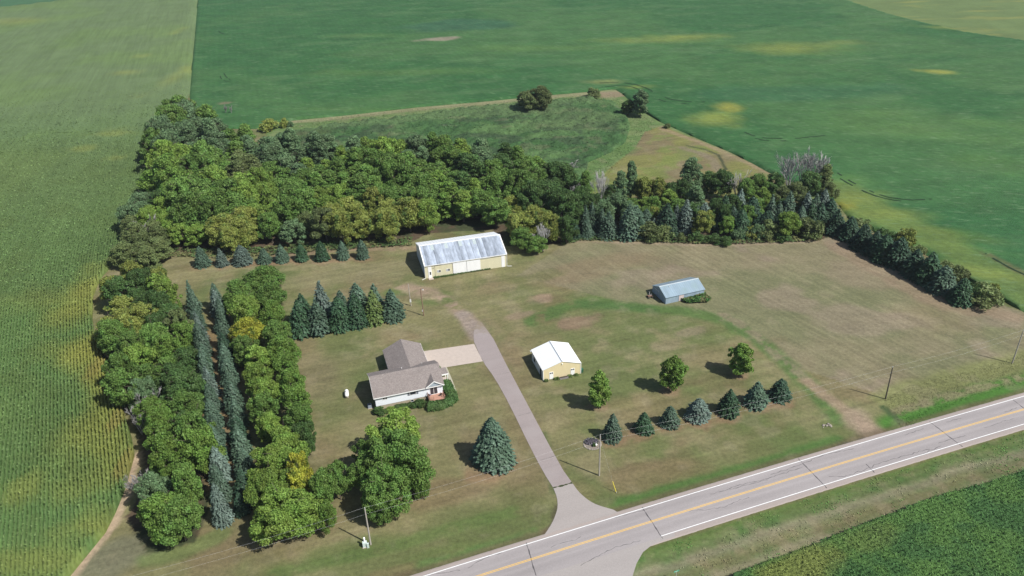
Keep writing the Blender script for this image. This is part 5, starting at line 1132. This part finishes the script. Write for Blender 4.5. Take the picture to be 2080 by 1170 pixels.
HB = [(320, 215, 'D', 17, 6.2, O), (345, 200, 'B', 17, 6.2, O), (385, 205, 'G', 17, 6, O), (300, 260, 'D', 15, 5.6, O), (350, 250, 'G', 16, 6, O), (400, 240, 'B', 16, 6, O), (440, 250, 'G', 15, 5.5, T), (310, 300, 'G', 14, 5.5, O), (345, 300, 'B', 16, 6, O), (390, 290, 'B', 16, 5.5, T), (430, 290, 'B', 16, 5.5, T), (480, 280, 'G', 14, 5.2, T),
      (520, 300, 'B', 13, 5, T), (370, 335, 'H', 15, 6.2, O), (340, 360, 'L', 14, 6.2, O), (410, 340, 'G', 15, 6, O), (450, 345, 'G', 13, 5, T), (500, 340, 'O', 13, 5, T), (400, 385, 'G', 14, 6.2, O), (440, 400, 'G', 14, 6, O), (470, 375, 'H', 12, 4.8, O), (520, 370, 'H', 11, 4.5, O),
      (470, 225, 'Y', 7, 3.8, O), (500, 222, 'Y', 7, 3.8, O), (485, 232, 'A', 6, 3.4, O), (545, 252, 'Y', 5, 3, O), (560, 300, 'B', 13, 4.6, T), (600, 290, 'B', 14, 4.6, T), (640, 300, 'B', 14, 4.6, T), (690, 300, 'B', 14, 4.6, T), (590, 330, 'B', 12, 4.6, T), (640, 325, 'H', 11, 4.2, T), (690, 315, 'H', 11, 4, T), (560, 350, 'G', 12, 4.6, O), (600, 370, 'G', 12, 5, O), (650, 350, 'G', 12, 4.6, T), (700, 350, 'G', 13, 4.6, T),
      (785, 305, 'H', 14, 5.4, O), (760, 335, 'G', 13, 5, O), (800, 350, 'G', 13, 5, O), (740, 370, 'G', 12, 5, T), (780, 390, 'G', 12, 4.8, O), (860, 295, 'B', 14, 4.2, T), (890, 300, 'G', 14, 4.2, T), (930, 300, 'H', 14, 4.6, T), (960, 310, 'H', 13, 4.4, T), (990, 315, 'B', 13, 4.6, T), (1030, 325, 'D', 13, 4.6, T), (1050, 330, 'G', 12, 4.6, T), (1075, 335, 'G', 11, 4.6, O), (1110, 320, 'H', 11, 4.6, O), (1115, 345, 'D', 10, 4, O), (1140, 345, 'D', 10, 4.2, O),
      (870, 340, 'G', 13, 4.6, T), (910, 345, 'G', 13, 4.6, T), (950, 350, 'D', 13, 4.6, T), (860, 375, 'G', 12, 4.8, O), (900, 385, 'L', 12, 4.4, T), (940, 385, 'H', 11, 4.2, T), (1000, 365, 'G', 12, 4.8, O), (1040, 370, 'G', 12, 4.8, O), (985, 395, 'G', 11, 4.8, O), (1020, 420, 'D', 10, 4.8, O), (1080, 385, 'D', 11, 4.8, O), (1110, 400, 'D', 11, 5, O), (1120, 435, 'D', 11, 5, O), (1140, 390, 'D', 11, 4.6, O), (1050, 400, 'Y', 9, 4, O), (975, 430, 'D', 10, 4.8, O), (1000, 440, 'G', 10, 4.5, O),
      (560, 390, 'H', 10, 4.4, O), (600, 400, 'G', 11, 4.6, O), (640, 395, 'H', 10, 4.4, O), (690, 395, 'H', 10, 4.4, O), (540, 410, 'H', 9, 4.2, O), (420, 430, 'G', 12, 5.4, O), (380, 450, 'H', 8, 4, O), (400, 470, 'Y', 8, 4, O), (450, 455, 'Y', 9, 4.4, O), (480, 460, 'Y', 9, 4.4, O), (430, 480, 'H', 8, 4, O), (530, 450, 'H', 9, 4.2, O), (560, 445, 'G', 9, 4, O), (580, 455, 'B', 9, 4, O), (620, 455, 'Y', 9, 4.2, O), (600, 480, 'H', 8, 4, O), (650, 430, 'O', 9, 4, O),
      (680, 430, 'Y', 10, 4.2, O), (710, 400, 'Y', 11, 4.2, O), (690, 470, 'Y', 8, 4.2, O), (755, 400, 'Y', 12, 4.6, O), (760, 440, 'Y', 10, 4.4, O), (775, 470, 'Y', 8, 4.2, O), (730, 450, 'H', 9, 4, O), (795, 425, 'Y', 10, 4.2, O), (820, 440, 'Y', 9, 4.4, O), (850, 435, 'H', 9, 4, O), (835, 470, 'Y', 8, 4, O), (920, 420, 'Y', 9, 3.6, O), (905, 440, 'H', 7, 3.4, O), (940, 440, 'H', 7, 3.2, O), (880, 465, 'G', 6, 3.2, O),
      (270, 420, 'B', 9, 4, O), (310, 425, 'H', 9, 4, O), (335, 435, 'H', 8, 3.6, O), (260, 455, 'O', 9, 3.8, O), (320, 465, 'O', 9, 3.8, T), (265, 490, 'O', 9, 3.8, O), (315, 495, 'O', 9, 3.8, T), (330, 400, 'D', 9, 4, O)]
WB = P_([(352, 517), (450, 519), (600, 510), (700, 504), (832, 491), (868, 468), (1000, 462), (1060, 455), (1148, 470), (1146, 410)])+P_([(1150, 385), (1118, 365), (1060, 362), (1000, 352), (900, 340), (850, 335), (790, 345), (700, 342), (600, 335), (520, 330), (440, 300), (392, 270), (330, 275), (320, 330), (335, 390), (345, 430)])
wood(WB, 7.3, 1.6, 5, [(a, b, c, d, e*1.1, f) for a, b, c, d, e, f in HB], 12, 'of the wood behind the barn', 'trees of the wood behind the barn', bw=6.6, bydir=(-.2, .98))
WL = P_([(285, 425), (345, 430), (352, 505), (335, 560), (262, 560), (262, 500)])
wood(WL, 5.8, 1.0, 6, HB, 9, 'of the upper left lawn corner', 'clump at the upper left corner of the lawn')
ASH = [(1052, 452, 60, 9, 'Y'), (1085, 440, 56, 9.5, 'Y'), (1116, 452, 54, 9, 'Y'), (1060, 480, 52, 7, 'G'), (1090, 492, 46, 5.5, 'G')]
crown_px(ASH, 'round', '{c} crown, {n} of the ash clump right of the barn', 'ash clump right of the barn', 'ash_tree', 'ash', .68)
HG = [(240, 560, 'Y'), (285, 545, 'Y'), (320, 560, 'Y'), (335, 575, 'H'), (270, 580, 'D'), (220, 600, 'D'), (200, 640, 'D'), (250, 625, 'Y'), (300, 600, 'D'), (340, 620, 'D'), (362, 605, 'O'), (330, 650, 'D'), (235, 655, 'Y'), (370, 650, 'O'), (220, 680, 'G'), (260, 690, 'G'), (310, 680, 'G'), (350, 690, 'L'), (290, 730, 'H'), (310, 720, 'G'), (340, 740, 'G'), (370, 720, 'D'), (250, 740, 'G'), (270, 760, 'G'), (330, 770, 'H'), (300, 790, 'B'), (370, 760, 'D'), (360, 800, 'G'), (250, 820, 'H'), (320, 830, 'L'), (370, 830, 'D'), (290, 870, 'L'), (330, 870, 'L'), (360, 870, 'G'), (300, 900, 'G'), (360, 910, 'L'), (380, 940, 'L'), (350, 960, 'G'), (290, 960, 'B'), (240, 1010, 'O'), (280, 1020, 'B'), (385, 1005, 'G'), (330, 1040, 'L'), (330, 1080, 'L'), (380, 1060, 'D'), (360, 1040, 'G'), (300, 1060, 'G')]
HG = [(x, y, c, 9.6 if y > 850 else 9.0, 3.8, O) for x, y, c in HG]
WG = [G2(p, 5) for p in ((232, 568), (300, 552), (345, 572), (374, 625), (382, 700), (386, 800), (396, 870), (414, 940), (416, 1010), (404, 1055), (372, 1085), (330, 1090), (318, 1040), (285, 1035), (245, 1020), (272, 985), (305, 965), (300, 900), (265, 830), (250, 790), (232, 735), (215, 690), (205, 640), (218, 600))]
wood(WG, 6.0, 1.5, 8, HG, 9, 'from the near end of the left grove', 'trees of the left grove', bw=5.2)
# --- east shelter belt, tree by tree: (tip px, tip py, height, width px, kind, colour, words)
def tip(x, y, H, wp, kind, col, name, cat, label, group=None, k=None):
    g = G(x, y, H); tree(kind, float(g[0]), float(g[1]), H, wp*(.62 if kind == 'spruce' else .54)*mpp((x, y), H), col, name, cat, label, group, k)
EB = [(1160, 352, 8, 40, O, 'D'), (1190, 348, 11, 34, T, 'G'), (1240, 378, 8, 36, O, 'D'), (1262, 348, 13, 34, T, 'B'), (1284, 328, 14, 30, T, 'B'), (1256, 395, 8, 46, O, 'B'), (1308, 362, 9, 38, O, 'Y'), (1338, 362, 9, 38, O, 'Y'), (1368, 372, 8, 36, O, 'D'), (1360, 386, 7, 36, O, 'H'), (1405, 322, 14.5, 50, T, 'B'), (1415, 378, 9, 42, T, 'B'), (1388, 365, 9, 34, O, 'D'), (1440, 350, 9, 40, O, 'D'), (1470, 348, 10, 46, O, 'D'), (1520, 365, 9, 36, O, 'G'), (1540, 356, 9.5, 42, O, 'G'), (1552, 382, 8, 32, O, 'H'), (1577, 352, 9, 40, O, 'D'), (1592, 378, 8, 34, O, 'O'), (1622, 372, 8, 36, O, 'O'), (1650, 352, 9, 44, O, 'D'), (1682, 335, 11, 34, T, 'O'), (1688, 372, 8, 30, O, 'O'), (1182, 380, 9, 38, O, 'D'), (1165, 395, 10, 46, O, 'D'), (1150, 440, 9, 40, O, 'D'), (1210, 395, 8, 34, O, 'D')]
for i, (x, y, H, wp, kd, c) in enumerate(sorted(EB)): tip(x, y, H, wp, kd, c, 'broadleaf_tree', 'tree', f'{CW[c]} tree, {ordn(i)} from the left behind the right belt spruces', 'broadleaf trees behind the right belt')
wood(P_([(1160, 478), (1300, 470), (1500, 468), (1690, 455), (1680, 435), (1500, 438), (1160, 435)]), 7.0, 1.3, 12, [(1170, 400, 'D', 7, 3.4, O), (1215, 395, 'D', 7.5, 3, O), (1250, 400, 'B', 8, 3.2, O), (1300, 395, 'G', 6.5, 3, O), (1360, 395, 'G', 7, 3, O), (1410, 395, 'D', 8, 3.2, O), (1450, 385, 'D', 7.5, 3.2, O), (1500, 385, 'D', 8, 3.2, O), (1540, 390, 'G', 7.5, 3.2, O), (1590, 395, 'D', 7.5, 3, O), (1640, 385, 'O', 8, 3.2, O), (1680, 390, 'D', 8, 3.2, O)], 8, 'inside the right belt', 'broadleaf trees inside the right belt', bw=5.2)
EL = [(1255, 408, 5.5, 26, O, 'H', 'small yellow green tree between the front spruces'), (1312, 402, 6, 40, O, 'H', 'yellow green tree above the willow shrub'), (1328, 420, 5, 22, O, 'Y', 'little olive yellow tree beside the dark belt spruce'), (1231, 412, 5, 20, O, 'A', 'small orange tinged tree among the spruces'), (1432, 430, 8, 44, O, 'Y', 'bright olive yellow tree in front of the belt'), (1480, 441, 6.3, 32, O, 'L', 'compact green tree right of the olive yellow one'), (1607, 433, 8, 44, O, 'H', 'yellow green tree near the right end of the belt')]
for x, y, H, wp, kd, c, l in EL: tip(x, y, H, wp, kd, c, 'broadleaf_tree', 'tree', l)
ES = [(1190, 417, 9, 24, 'b'), (1203, 412, 9, 30, 'b'), (1223, 423, 8, 24, 'b'), (1281, 415, 11, 42, 'b'), (1314, 424, 7, 30, 'b'), (1357, 413, 10, 42, 'd'), (1396, 406, 11, 36, 's'), (1376, 416, 9, 24, 's'), (1329, 443, 5, 20, 's'), (1434, 412, 8, 34, 's'), (1458, 405, 8, 26, 'b'), (1475, 395, 10, 30, 'g'), (1490, 418, 8, 32, 'd'), (1507, 384, 11, 26, 's'), (1532, 398, 10, 36, 'd'), (1509, 424, 9, 34, 'g'), (1571, 396, 10, 30, 'b'), (1586, 409, 8, 28, 'b'), (1607, 388, 11, 32, 'b'), (1631, 417, 8, 24, 'b'), (1643, 390, 11, 30, 's'), (1661, 393, 10, 28, 'b'), (1678, 384, 11, 28, 's'), (1691, 403, 9, 36, 'd'), (1652, 407, 9, 32, 'g'), (1560, 428, 7, 38, 'd'), (1671, 412, 8, 32, 'd'), (1546, 432, 6, 34, 'd'), (1585, 430, 6.5, 30, 'd'), (1470, 425, 7, 30, 'd'), (1418, 418, 7, 28, 'b'), (1705, 425, 8, 36, 'd'), (1300, 440, 7, 30, 'd')]
for i, (x, y, H, wp, c) in enumerate(sorted(ES)): tip(x, y, H, wp, 'spruce', c, 'spruce_tree', 'spruce', f'{CW[c]} spruce with its tip {ordn(i)} from the left in the right belt', 'spruces of the right belt')
for x, b, t, w_, c, l in ((1165, 487, 446, 34, 'd', 'spruce at the left end of the right belt, next to the ash clump'), (1192, 486, 442, 27, 'b', 'small narrow spruce, second along the front of the right belt'), (1235, 488, 431, 46, 'b', 'broad spruce, third along the front of the right belt'), (1290, 480, 418, 44, 'b', 'tall spruce behind the willow shrub in the right belt'), (1355, 482, 425, 42, 'd', 'dark bushy spruce behind the small round shrub of the belt')): spr(x, b, t, w_, c, l, 'spruces of the right belt')
SH = [(1315, 472, 54, 4.6, 'O', 'wide olive willow shrub in front of the right belt'), (1346, 474, 38, 4, 'O', 'right half of the olive willow shrub in front of the belt'), (1383, 482, 18, 2.8, 'O', 'small round olive shrub by the lawn edge of the belt'), (1500, 478, 26, 3, 'B', 'grey green shrub right of the compact green tree'), (1522, 470, 32, 3.6, 'Y', 'little yellowish shrub in the middle of the belt front'), (1540, 472, 26, 4, 'B', 'grey green shrub left of the round olive shrub'), (1565, 468, 44, 4.8, 'O', 'round olive shrub right of the middle of the belt front'), (1645, 465, 52, 5, 'O', 'large hazy olive shrub at the right end of the belt'), (1415, 482, 30, 2.6, 'D', 'low dark shrub under the olive yellow tree'), (1450, 486, 36, 2.2, 'D', 'low dark shrub left of the compact green tree'), (1475, 489, 26, 2.4, 'D', 'low dark shrub under the compact green tree'), (1590, 482, 30, 2.4, 'D', 'low dark shrub between round olive shrub and yellow green tree')]
def shrub_px(lst, group, fmt=None):
    for i, (x, y, wp, H, c, l) in enumerate(lst):
        g = G(x, y, H*.5); tree('shrub', float(g[0]), float(g[1]), H, wp*.5*mpp((x, y), H*.5), c, 'shrub', 'shrub', l, group)
shrub_px(SH, 'shrubs along the right belt')
# diagonal spruce row at the far right
DG = [(1722, 492, 440, 40, 'd'), (1748, 512, 455, 42, 'd'), (1772, 524, 470, 38, 'd'), (1790, 536, 476, 44, 'g'), (1819, 548, 482, 46, 'd'), (1851, 568, 506, 46, 'd'), (1880, 582, 512, 46, 'g'), (1908, 600, 540, 48, 'b'), (1946, 622, 565, 42, 'g')]
for i, (x, b, t, w_, c) in enumerate(DG): spr(x, b, t, w_, c, f'{CW[c]} spruce, {ordn(i)} from the far end of the diagonal row', 'diagonal spruce row at the right')
shrub_px([(2003, 600, 64, 4.6, 'O', 'large olive shrub ending the diagonal spruce row'), (1975, 596, 34, 4.2, 'D', 'dark green shrub behind the last diagonal spruce'), (1937, 560, 44, 4, 'O', 'olive shrub behind the eighth diagonal spruce'), (1915, 545, 30, 3.2, 'O', 'small olive shrub behind the gap before the eighth spruce'), (1839, 484, 42, 5, 'Y', 'olive yellow shrub behind the middle of the diagonal row'), (1745, 457, 46, 3.2, 'O', 'brownish brush behind the start of the diagonal row'), (1790, 475, 34, 3.4, 'D', 'dark brush behind the fourth diagonal spruce'), (1862, 512, 30, 3, 'O', 'brownish brush right of the olive yellow shrub'), (2018, 592, 26, 3.6, 'Y', 'yellowish shrub top at the end of the diagonal row')], 'brush behind the diagonal spruce row')
# trees by the marsh and bean field
for a_ in ((1098, 176, 11, 44, O, 'O', 'broadleaf_tree', 'tree', 'taller right crown of the olive willow at the marsh edge'), (1072, 186, 9, 44, O, 'O', 'broadleaf_tree', 'tree', 'lower left crown of the olive willow at the marsh edge'), (1303, 182, 12, 36, 'oval', 'B', 'cottonwood_tree', 'cottonwood', 'grey green cottonwood standing alone by the bean field'), (1277, 202, 7, 26, 'oval', 'D', 'cottonwood_tree', 'cottonwood', 'dark smaller cottonwood left of the lone tall one')): tip(*a_[:9])
shrub_px([(1207, 189, 32, 4, 'O', 'dark shrub on the marsh rim between willow and cottonwood'), (1355, 256, 14, 1.8, 'O', 'tiny dark bush at the corner of the tan meadow'), (577, 250, 17, 4, 'Y', 'small yellowish bush at the corner of the bean field'), (545, 254, 40, 4.6, 'Y', 'olive yellow bush beside the marsh tip'), (590, 252, 12, 2.5, 'B', 'tiny grey bush right of the small yellowish one')], 'bushes round the marsh')
# bare and dying trees
BR = [(1222, 345, 12, 34, 0, 'tall bare grey tree left of centre in the right belt'), (1168, 372, 10, 16, 1, 'slender bare tree at the left end of the right belt'), (1502, 345, 9, 36, 2, 'small bare tree between dark broadleaf crowns of the belt'), (1612, 318, 13, 46, 0, 'left one of the three big bare trees'), (1637, 312, 12, 34, 1, 'middle one of the three big bare trees'), (1665, 310, 13, 50, 2, 'right one of the three big bare trees'), (288, 436, 11, 40, 3, 'mauve grey dead tree beside the left cornfield corner'), (318, 385, 8, 30, 3, 'small mauve dead tree at the left rim of the wood'), (1158, 325, 5, 32, 3, 'pinkish bare bush behind the wood'), (675, 425, 9, 36, 3, 'grey dead crown among the olive yellow ashes'), (455, 211, 5, 7, 3, 'left one of two brown snags by the bean field'), (467, 213, 4.5, 6, 3, 'right one of two brown snags by the bean field')]
for x, y, H, wp, k, l in BR: tip(x, y-(8 if 1600 < x < 1680 else 0), H*(1.2 if x > 1200 else 1), wp*(1.0 if x > 1200 else 1), 'bare', 'G', 'dead_tree', 'dead tree', l, None, k)
for x, y, wp, H, k, l in ((300, 800, 44, 8.8, 3, 'silvery bare branches over the middle of the left grove'), (275, 840, 40, 7, 3, 'grey bare branches hanging over the corn edge'), (1103, 468, 36, 8.5, 0, 'grey bare limbs inside the ash clump'), (275, 965, 40, 6.5, 3, 'leaning bare branches by the pale field track'), (335, 905, 34, 8.6, 3, 'thin grey bare crown in the near part of the grove')):
    g = G(x, y, H*.8); tree('bare', float(g[0]), float(g[1]), H, wp*.5*mpp((x, y), H*.8), 'G', 'dead_tree', 'dead tree', l, None, k)
# house planting
def hedge(name, pts, wd, H, col, label, cat='hedge', seed=1, leaf=.20, dn=330):
    g = np.random.default_rng(seed); q = dens(pts, .2); q = np.array(q); n = int(len(q)*.2*wd*dn)
    i = g.integers(0, len(q), n); th = g.uniform(0, math.pi, n); rr = g.uniform(.82, 1.08, n); lump = 1+.10*np.sin(i*.31)+.07*np.sin(i*.83)
    j = np.clip(i+1, 0, len(q)-1); k = np.clip(i-1, 0, len(q)-1); dxy = q[j]-q[k]; dxy /= np.maximum(np.linalg.norm(dxy, axis=1, keepdims=True), 1e-6); nx = np.stack([-dxy[:, 1], dxy[:, 0]], 1)
    end = ((i == 0) | (i == len(q)-1)); off = np.cos(th)*wd/2*rr*lump; base = q[i]+nx*off[:, None]+g.normal(size=(n, 2))*.08
    z = np.sin(th)**.6*H*rr*lump*g.uniform(.9, 1.03, n); P = np.stack([base[:, 0], base[:, 1], np.maximum(z, .05)], 1)
    N = np.stack([nx[:, 0]*np.cos(th), nx[:, 1]*np.cos(th), np.sin(th)+.2], 1)+g.normal(size=(n, 3))*.5
    V, F = cards(P, N, g.uniform(.6, 1.3, n)*leaf, 1.2, g); c0 = V.mean(0); c0[2] = 0
    o = link(name, mesh_np(name, V-c0, F, LM[col])); o.location = c0; tag(o, label, cat); return o
W_ = lambda *p: [wpt(*q) for q in p]
hedge('hedge', smoothpts(W_((11.3, -2.7), (13.2, -3.2), (15.6, -2.9), (16.9, -1.6), (17.1, .5), (16.9, 2.6), (16.6, 4.4))), 2.4, 1.35, 'D', 'thick rounded dark green hedge wrapping round the deck', seed=3)
hedge('hedge', W_((4.4, -.6), (8.6, -.6)), 1.5, .75, 'D', 'low dark green hedge under the picture window', seed=4)
hedge('hedge', W_((16.3, 8.2), (16.5, 10.6)), 1.0, 1.5, 'D', 'narrow dark green shrubs behind the entry canopy', seed=5)
for lx, ly, r, h, c, l in ((.9, -.9, 1.55, 1.6, 'D', 'round dark green shrub at the left front corner of the house'), (9.6, -1.2, 1.4, 1.5, 'D', 'ball shaped dark shrub left of the deck'), (3.2, -1.0, 1.2, 1.0, 'H', 'low yellow green shrub beside the corner shrub'), (5.6, -1.9, 1.1, .9, 'H', 'low yellow green shrub in front of the low hedge')):
    x, y = wpt(lx, ly); tree('shrub', x, y, h, r, c, 'shrub', 'shrub', l)
x, y = wpt(.75, -.45, fb[:2], 0); tree('shrub', fb[0]+.3, fb[1]-.75, .8, .42, 'D', 'shrub', 'shrub', 'small clipped green ball shrub in the round flower bed')
# weeds against walls
WS = lambda lx, ly: wpt(lx, ly, (40.35, 180.32), rad(19.24))
wpoly = [WS(4.8, .1), WS(5.6, -1.8), WS(8, -2.6), WS(10.5, -3.4), WS(12.2, -2.5), WS(12.0, .1)]
tufts('shed_weeds', wpoly, (38, 60, 172, 192), 90000, lambda x, y: lerp(np.zeros(x.shape+(3,))+C(.05, .115, .03), C(.14, .14, .06), ss(.5, .6, fbm(x, y, 1.2, 6))), .22, 2.8, 'tall green weeds growing along the front of the grey shed', 'weeds', hfun=lambda x, y: .55*vnoise(x*1.1, y*1.1, 3))
GW = lambda lx, ly: wpt(lx, ly, (6.44, 148.13), rad(15.23))
for i, (a, b, l) in enumerate(((.25, .95, 'left corner'), (2.6, 3.6, 'left door'), (6.0, 6.8, 'planter end'), (7.6, 8.2, 'right door'))):
    tufts('wall_weeds', [GW(a, 0), GW(a, -.6), GW(b, -.7), GW(b, 0)], (5, 17, 146, 153), 60000, lambda x, y: np.zeros(x.shape+(3,))+C(.09, .13, .04), .13, 3.2, f'weeds at the foot of the yellow garage by its {l}', 'weeds')
BW = lambda lx, ly: wpt(lx, ly, (-24.54, 198.79), rad(14.29))
tufts('barn_weeds', [BW(2.4, .05), BW(2.4, -.7), BW(7, -.6), BW(12, -.2), BW(19, -.25), BW(19, .05)], (-24, -3, 198, 206), 60000, lambda x, y: np.zeros(x.shape+(3,))+C(.08, .12, .04), .16, 2.4, 'thin line of weeds at the foot of the long barn', 'weeds', dens_=lambda x, y: ss(.35, .6, fbm(x, y, 2, 8)))
# undergrowth along the lawn edge of the woods
EDGE = [P_([(345, 522), (450, 526), (600, 516), (700, 508), (838, 500), (838, 484), (700, 492), (450, 508), (345, 505)]), P_([(1140, 500), (1180, 490), (1260, 490), (1400, 496), (1500, 497), (1670, 490), (1670, 478), (1400, 484), (1150, 478)])]
for e_, l in zip(EDGE, ('rough undergrowth along the front of the wood behind the barn', 'rough undergrowth along the front of the right belt')):
    tufts('undergrowth', e_, (-110, 110, 200, 240), 60000, lambda x, y: lerp(np.zeros(x.shape+(3,))+C(.055, .095, .03), C(.12, .13, .05), ss(.45, .6, fbm(x, y, 3, 61))), .30, 1.6, l, 'undergrowth', hfun=lambda x, y: .5*vnoise(x*.8, y*.8, 3))

# ================================================================ AIR
hz = bpy.data.materials.new('hazy_air'); hz.use_nodes = True; t = hz.node_tree; t.nodes.clear()
out = t.nodes.new('ShaderNodeOutputMaterial'); pv = t.nodes.new('ShaderNodeVolumePrincipled')
pv.inputs['Color'].default_value = (.80, .88, .95, 1); pv.inputs['Density'].default_value = .00009; pv.inputs['Anisotropy'].default_value = .2
t.links.new(pv.outputs[0], out.inputs['Volume'])
tag(MB().box(-1500, 1500, -400, 1600, -1.2, 112).build('haze', hz), kind='stuff')
